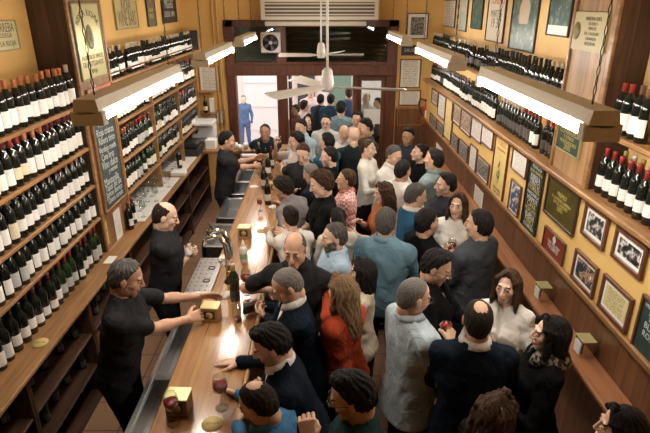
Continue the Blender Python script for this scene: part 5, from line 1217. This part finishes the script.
# along the bar
P('c1', (258, 400), 'bald-crowned man in blue shirt at the bar, bottom of the view', H=1.66, face=-72, hair='thin', hc='dark', skin='a', top=(.05, .15, .28), lean=16, look=(0, 32), L=Z(238, 424, 1.12), Rr=Z(238, 395, 1.12), collar=(.05, .15, .28))
P('c2', (352, 392), 'man with glasses and hand on chin in dark green top, bottom centre', H=1.77, face=-82, hair='quiff', hc='black', skin='b', top=(.015, .035, .032), lean=8, look=(0, 22), L='chin', Rr='holdlow', lh='fist', glasses=1, beard='stubble', sleeve='short')
P('c3', (271, 341), 'black-haired man in navy sweater and white collar resting an arm on the bar', H=1.76, face=-98, hair='quiff', hc='black', skin='c', top=(.006, .010, .018), lean=20, look=(0, 26), Rr=Z(240, 362, 1.13), L=Z(262, 392, 1.10), collar=WHT, vneck=.12, beard='stubble', rh='flat')
P('c4', (287, 283), 'grey-cropped man in navy sweater with white collar holding a dark wallet', H=1.76, face=-108, hair='buzz', hc='grey', skin='b', top=NAVY, lean=13, look=(0, 30), Rr=Z(262, 305, 1.16), L=Z(262, 316, 1.15), collar=WHT, vneck=.12, lh='grip', rh='grip')
P('c5', (295, 247), 'balding man in dark polo facing the camera behind the grey-cropped man', H=1.80, face=-168, hair='bald', hc='salt', skin='b', top=(.014, .017, .03), sleeve='short', lean=12, look=(0, 12), Rr=Z(268, 290, 1.13), L=(.14, 3.35, 1.05), collar=(.014, .017, .03))
P('c6', (290, 215), 'dark-haired woman in white sweater seen from behind leaning on the bar', H=1.66, face=-22, sex='f', hair='bun', hc='dark', top=WHT, lean=20, look=(-10, 8), L=Z(268, 232, 1.13), Rr='holdlow')
P('c7', (283, 187), 'curly dark-haired man in grey T-shirt bending over the bar', H=1.74, face=-60, hair='curly', hc='dark', skin='b', top=GREYT, sleeve='short', lean=36, look=(-15, 18), L=Z(271, 232, 1.13), Rr=Z(283, 205, 1.12), beard='stubble')
P('c8', (334, 235), 'grey-bearded man in light blue shirt looking left', H=1.71, face=-104, hair='short', hc='salt', skin='c', top=LBLUE, look=(0, 8), lean=4, L='hold', Rr='holdlow', collar=LBLUE, beard='grey')
P('c9', (343, 289), 'woman with long streaked blond hair in rust-red top, back to the camera', H=1.7, face=-48, sex='f', hair='longer', hc='blond', skin='c', top=(.36, .055, .022), look=(-6, 10), lean=4, L=Z(327, 291, 1.30), Rr='holdlow', lh='fist', rh='relax')
P('c10', (363, 270), 'woman with long dark hair in cream blouse, face turned left', H=1.61, face=-78, sex='f', hair='long', hc='black', skin='c', top=(.55, .47, .36), look=(0, 5), L='holdlow', Rr='hold')
P('c11', (386, 220), 'broad man in denim shirt seen from behind', H=1.80, face=18, hair='short', hc='salt', skin='b', top=DENIM, look=(0, 10), L='holdlow', Rr='hold', collar=DENIM, build=1.1)
P('c12', (427, 220), 'man in black sweater beside the denim shirt, turned to the right', H=1.76, face=62, hair='short', hc='black', skin='b', top=BLK, look=(0, 12), L='hold', Rr='holdlow', build=1.05, beard='stubble')
P('c13', (416, 194), 'grey-haired man in bright blue blazer and white collar', H=1.76, face=78, hair='short', hc='salt', skin='a', top=(.022, .085, .16), look=(0, 18), lean=6, L='hold', Rr='holdlow', collar=WHT, vneck=.10)
P('c14', (458, 203), 'woman in white blouse raising a glass of red wine by the wall', H=1.71, face=-155, sex='f', hair='long', hc='brown', skin='c', top=WHT, look=(5, 4), Rr='chest', L='holdlow', rh='grip', vneck=.13, trous=(.3, .28, .26))
P('c15', (479, 222), 'broad man in charcoal T-shirt seen from behind by the wall', H=1.80, face=-40, hair='short', hc='black', skin='a', top=CHAR, sleeve='short', look=(-12, 8), L='chest', Rr='holdlow', lh='grip', build=1.12)
P('c16', (446, 183), 'dark-haired man in black jacket by the wall looking left', H=1.71, face=-92, hair='quiff', hc='black', skin='a', top=(.02, .022, .03), look=(0, 8), L='hold', Rr='holdlow', near=True, beard='stubble')
P('c17', (434, 158), 'man in grey-green shirt seen from behind, hair slicked back', H=1.80, face=-50, hair='short', hc='black', skin='a', top=(.20, .26, .27), look=(-10, 5), L='hold', Rr='down', near=False, collar=(.20, .26, .27))
P('c18', (419, 151), 'smiling woman in black cardigan with sunglasses on her head', H=1.66, face=-105, sex='f', hair='bun', hc='black', skin='c', top=BLK, look=(0, 2), L='hold', Rr='chest', near=False, glasses='up', vneck=.13, collar=None)
P('c19', (408, 135), 'man in dark patterned shirt against the back wainscot', H=1.74, face=-150, hair='quiff', hc='black', skin='d', top=(.03, .035, .045), look=(0, 15), L='hold', Rr='holdlow', near=False, chk=None, beard='stubble')
P('c20', (394, 154), 'short-haired grey man in white shirt leaning in to talk', H=1.76, face=140, hair='short', hc='salt', skin='a', top=WHT, look=(0, 20), lean=10, L='hold', Rr='holdlow', near=False, collar=WHT)
P('c21', (403, 169), 'black-haired man in white shirt, back to the camera', H=1.74, face=48, hair='short', hc='black', skin='b', top=WHT, look=(0, 14), lean=8, L='hold', Rr='chest', near=False)
P('c22', (368, 147), 'woman in white T-shirt and black skirt holding a strap', H=1.76, face=118, sex='f', hair='bun', hc='brown', skin='c', top=WHT, sleeve='rolled', look=(0, 12), L='hold', Rr='hold', near=False, skirt=True)
P('c23', (384, 191), 'woman with wavy brown hair in orange top, hands together', H=1.64, face=-98, sex='f', hair='longcurly', hc='brown', skin='c', top=(.48, .15, .06), look=(0, 14), L='hold', Rr='chest', sleeve='rolled')
P('c24', (346, 178), 'man in pink-red checked shirt looking left', H=1.68, face=-88, hair='short', hc='brown', skin='a', top=(.50, .16, .14), look=(0, 4), L='holdlow', Rr='hold', collar=(.50, .16, .14), chk='check')
P('c25', (321, 182), 'young man in black T-shirt holding a napkin, in front of the checked shirt', H=1.82, face=-98, hair='curly', hc='brown', skin='c', top=BLK, sleeve='short', look=(0, 20), L='hold', Rr='holdlow', lean=8)
P('c26', (311, 172), 'grey-haired head of a man hidden behind the young man in black', H=1.66, face=-60, hair='short', hc='grey', skin='b', top=NAVY, look=(0, 22), lean=12, near=False, L='holdlow', Rr='holdlow')
P('c27', (303, 152), 'fair-haired man in dark polo with one forearm across the bar', H=1.78, face=-165, hair='short', hc='chest', skin='c', top=(.012, .014, .022), sleeve='short', look=(0, 22), lean=16, Rr=Z(276, 166, 1.14), L='holdlow', near=False)
P('c28', (329, 155), 'dark-haired man with light beard in black shirt, profile to the left', H=1.73, face=-92, hair='short', hc='black', skin='c', top=BLK, look=(0, 12), L='holdlow', Rr='hold', beard='stubble', near=False)
P('c29', (327, 140), 'man in teal shirt with thick black hair turned away', H=1.76, face=-50, hair='short', hc='black', skin='a', top=(.03, .11, .15), look=(0, 10), L='holdlow', Rr='holdlow', near=False)
P('c30', (296, 140), 'man with tousled black hair drinking, glass of red wine raised', H=1.72, face=-115, hair='curly', hc='black', skin='b', top=(.55, .5, .46), look=(0, 12), Rr='raise', L='holdlow', rh='grip', near=False, sleeve='short', lean=10)
P('c31', (301, 126), 'man in light blue shirt with receding black hair near the doorway', H=1.73, face=-145, hair='short', hc='black', skin='c', top=(.38, .50, .58), look=(0, 14), lean=8, L='holdlow', Rr='holdlow', near=False, collar=(.38, .50, .58))
P('c32', (309, 120), 'black-haired woman in black in the doorway crowd', H=1.68, face=-160, sex='f', hair='long', hc='black', skin='c', top=BLK, look=(0, 4), near=False, L='holdlow', Rr='holdlow')
P('c33', (326, 121), 'bespectacled dark-haired man in pale top in the doorway crowd', H=1.70, face=-170, hair='short', hc='black', skin='c', top=(.5, .5, .48), glasses=1, near=False, L='holdlow', Rr='holdlow')
P('c34', (344, 132), 'smiling bald man in white shirt facing the camera in the far crowd', H=1.68, face=-175, hair='bald', hc='grey', skin='a', top=WHT, look=(0, 4), near=False, L='holdlow', Rr='holdlow', collar=WHT)
P('c35', (354.5, 135), 'bald man in black seen from behind in the far crowd', H=1.78, face=5, hair='none', skin='c', top=(.02, .03, .035), near=False, L='holdlow', Rr='holdlow', build=1.1)
P('c36', (365, 126), 'man in dark olive jacket bending toward the bald man', H=1.86, face=-118, hair='short', hc='black', skin='a', top=OLIVE, look=(0, 20), near=False, L='holdlow', Rr='hold', lean=6)
P('c37', (357, 118), 'curly dark-haired man behind the olive jacket', H=1.72, face=-165, hair='curly', hc='black', skin='b', top=(.5, .5, .5), near=False, L='holdlow', Rr='holdlow')
P('c38', (341, 107), 'man in slate-blue T-shirt seen from behind in the doorway', H=1.80, face=8, hair='short', hc='black', skin='b', top=(.16, .24, .27), sleeve='short', near=False, L='holdlow', Rr='holdlow')
P('c42', (338, 217), 'dark-haired woman in cream top behind the grey-bearded man', H=1.62, face=-12, sex='f', hair='pony', hc='black', skin='c', top=(.62, .58, .50), near=True, L='holdlow', Rr='hold')
# right foreground
P('d1', (437, 264), 'man with glasses in black jacket over grey T-shirt looking at his phone', H=1.76, face=118, hair='quiff', hc='black', skin='a', top=BLK, look=(-4, 26), lean=4, L='hold', Rr='hold', rh='grip', glasses=1, vneck=.16, collar=None, beard='stubble')
P('d2', (414, 294), 'grey-haired man with glasses in pale blue shirt holding a dark glass', H=1.78, face=68, hair='buzz', hc='grey', skin='a', top=(.42, .50, .55), look=(6, 22), L='holdlow', Rr='chest', rh='grip', lh='grip', glasses=1, collar=(.42, .50, .55), hem=-.14, build=1.05)
P('d3', (478, 317), 'dark-haired balding man in navy sweater with his back to the camera', H=1.78, face=8, hair='thin', hc='dark', skin='b', top=(.007, .011, .020), look=(0, 10), L='holdlow', Rr='hold', collar=WHT, hem=-.12, build=1.08)
P('d4', (508, 283), 'woman in white V-neck blouse with brown bob facing the camera by the ledge', H=1.68, face=-152, sex='f', hair='long', hc='brown', skin='c', top=WHT, look=(10, 6), L='hold', Rr='hold', vneck=.19, rh='fist', lh='fist')
P('d5', (551, 331), 'woman with long black hair in black jacket and patterned scarf, right foreground', H=1.68, face=-82, sex='f', hair='longer', hc='black', skin='c', top=(.006, .006, .0065), look=(0, 6), L='hold', Rr='chest', hem=-.2, collar=(.2, .17, .14), lapel=((.30, .27, .22), (.03, .028, .026)))
P('d6', (497, 412), 'woman with wavy brown hair at the bottom edge, turned right', H=1.64, face=62, sex='f', hair='longcurly', hc='brown', skin='c', top=BLK, look=(0, 12), L='holdlow', Rr='holdlow')
P('d7', (622, 424), 'dark-haired woman in white blouse at the bottom right corner', H=1.64, face=-70, sex='f', hair='long', hc='black', skin='a', top=WHT, look=(0, 10), L='hold', Rr='holdlow')
# outside in the street
OUT = 'people standing in the street'
def O_(key, px, y, label, **k):
    k.setdefault('near', False); k.setdefault('L', 'holdlow'); k.setdefault('Rr', 'down'); g0 = -(y-9.7)*.15
    a = onY(px[0], px[1], y); r_ = P(key, px, label, at=(a.x, y), H=max(1.5, min(1.88, a.z-g0+.13)), **k); r_.location.z = g0
O_('o1', (243.5, 99), 15.2, 'man in blue jacket and jeans standing in the street left of the shutter', face=175, L='down', build=.9, hair='short', hc='grey', top=(.08, .13, .24), trous=(.07, .11, .22), skin='c')
O_('o3', (295, 110), 10.1, 'brown-haired man outside the doorway in a brown top', face=-120, hair='short', hc='brown', top=(.20, .08, .05), skin='a')
O_('o4', (305, 106), 10.5, 'red-brown-haired person outside with a pale top', face=60, hair='curly', hc='chest', top=(.6, .52, .5), skin='c')
O_('o5', (311, 86), 11.6, 'person in pink-white shirt outside behind the fan blades', face=170, hair='short', hc='brown', top=(.66, .52, .5), skin='c')
O_('o6', (321, 99), 10.6, 'dark-haired person outside in a dark jacket', face=20, hair='short', hc='black', top=(.04, .05, .07))
O_('o7', (331, 99), 10.15, 'person with dark blue hooded top seen from behind outside', face=10, hair='short', hc='black', top=(.03, .07, .11))
O_('o8', (349, 92), 10.9, 'person in bright blue shirt outside, back turned', face=0, hair='short', hc='brown', top=(.07, .15, .30))
O_('o9', (366, 98), 10.2, 'man in pale shirt seen through the glazed door', face=-150, hair='bald', hc='grey', top=(.62, .56, .52), skin='c')
O_('o10', (377, 103), 10.4, 'dark-haired person seen through the glazed door on the right', face=-120, hair='short', hc='black', top=(.10, .10, .11), skin='a')
# ================================================================ held things
G2 = 'glasses held in the crowd'
def held(key, sg, label, wine=.6, kind='wine', s=1.0, dz=-.10, wm=None, name='wine_glass'):
    p = hands[key][1][sg]; glass((p.x, p.y, p.z+dz), label, wine, G2, kind=kind, s=s, wm=wm, name=name)
held('c14', 1, 'glass of red wine held up by the woman in white blouse', .9)
held('c30', 1, 'glass of red wine raised by the man with tousled hair', .9)
held('d2', 1, 'dark-filled tumbler held by the man in pale blue shirt', 1, 'tumbler', dz=-.06, name='tumbler')
held('c15', -1, 'small glass held by the man in charcoal T-shirt', .6, s=.9)
held('b2', -1, 'small glass being dried by the shaven bartender', 0, 'tumbler', s=.9, dz=-.05, name='tumbler')
def slab_(key, sg, label, cat, size, m, name, off=(0, 0, 0), rot=(0, 0, 0)):
    p = hands[key][1][sg]; b = MB(); b.box([-q/2 for q in size], [q/2 for q in size], m, .004); o = b.build(name, loc=(p.x+off[0], p.y+off[1], p.z+off[2])); o.rotation_euler = rot; tag(o, label, cat)
slab_('d1', 1, 'black phone in the hand of the man with glasses and black jacket', 'phone', (.075, .012, .15), BLACKP, 'mobile_phone', rot=(R(-35), 0, R(-30)))
slab_('c4', 1, 'dark wallet in the hands of the grey-cropped man', 'wallet', (.11, .03, .09), mat('wallet_leather', (.02, .015, .012), .5), 'wallet', off=(0, -.02, 0), rot=(R(20), 0, R(30)))
lump('drying_cloth', hands['b2'][1][-1]+Vector((.0, .0, -.02)), (.05, .045, .05), PAPER, 'white drying cloth held by the shaven bartender', 'cloth', 3, .35)
lump('paper_napkin', hands['c25'][1][-1]+Vector((0, 0, 0)), (.04, .03, .04), PAPER, 'white napkin held by the young man in black T-shirt', 'napkin', 5, .4)
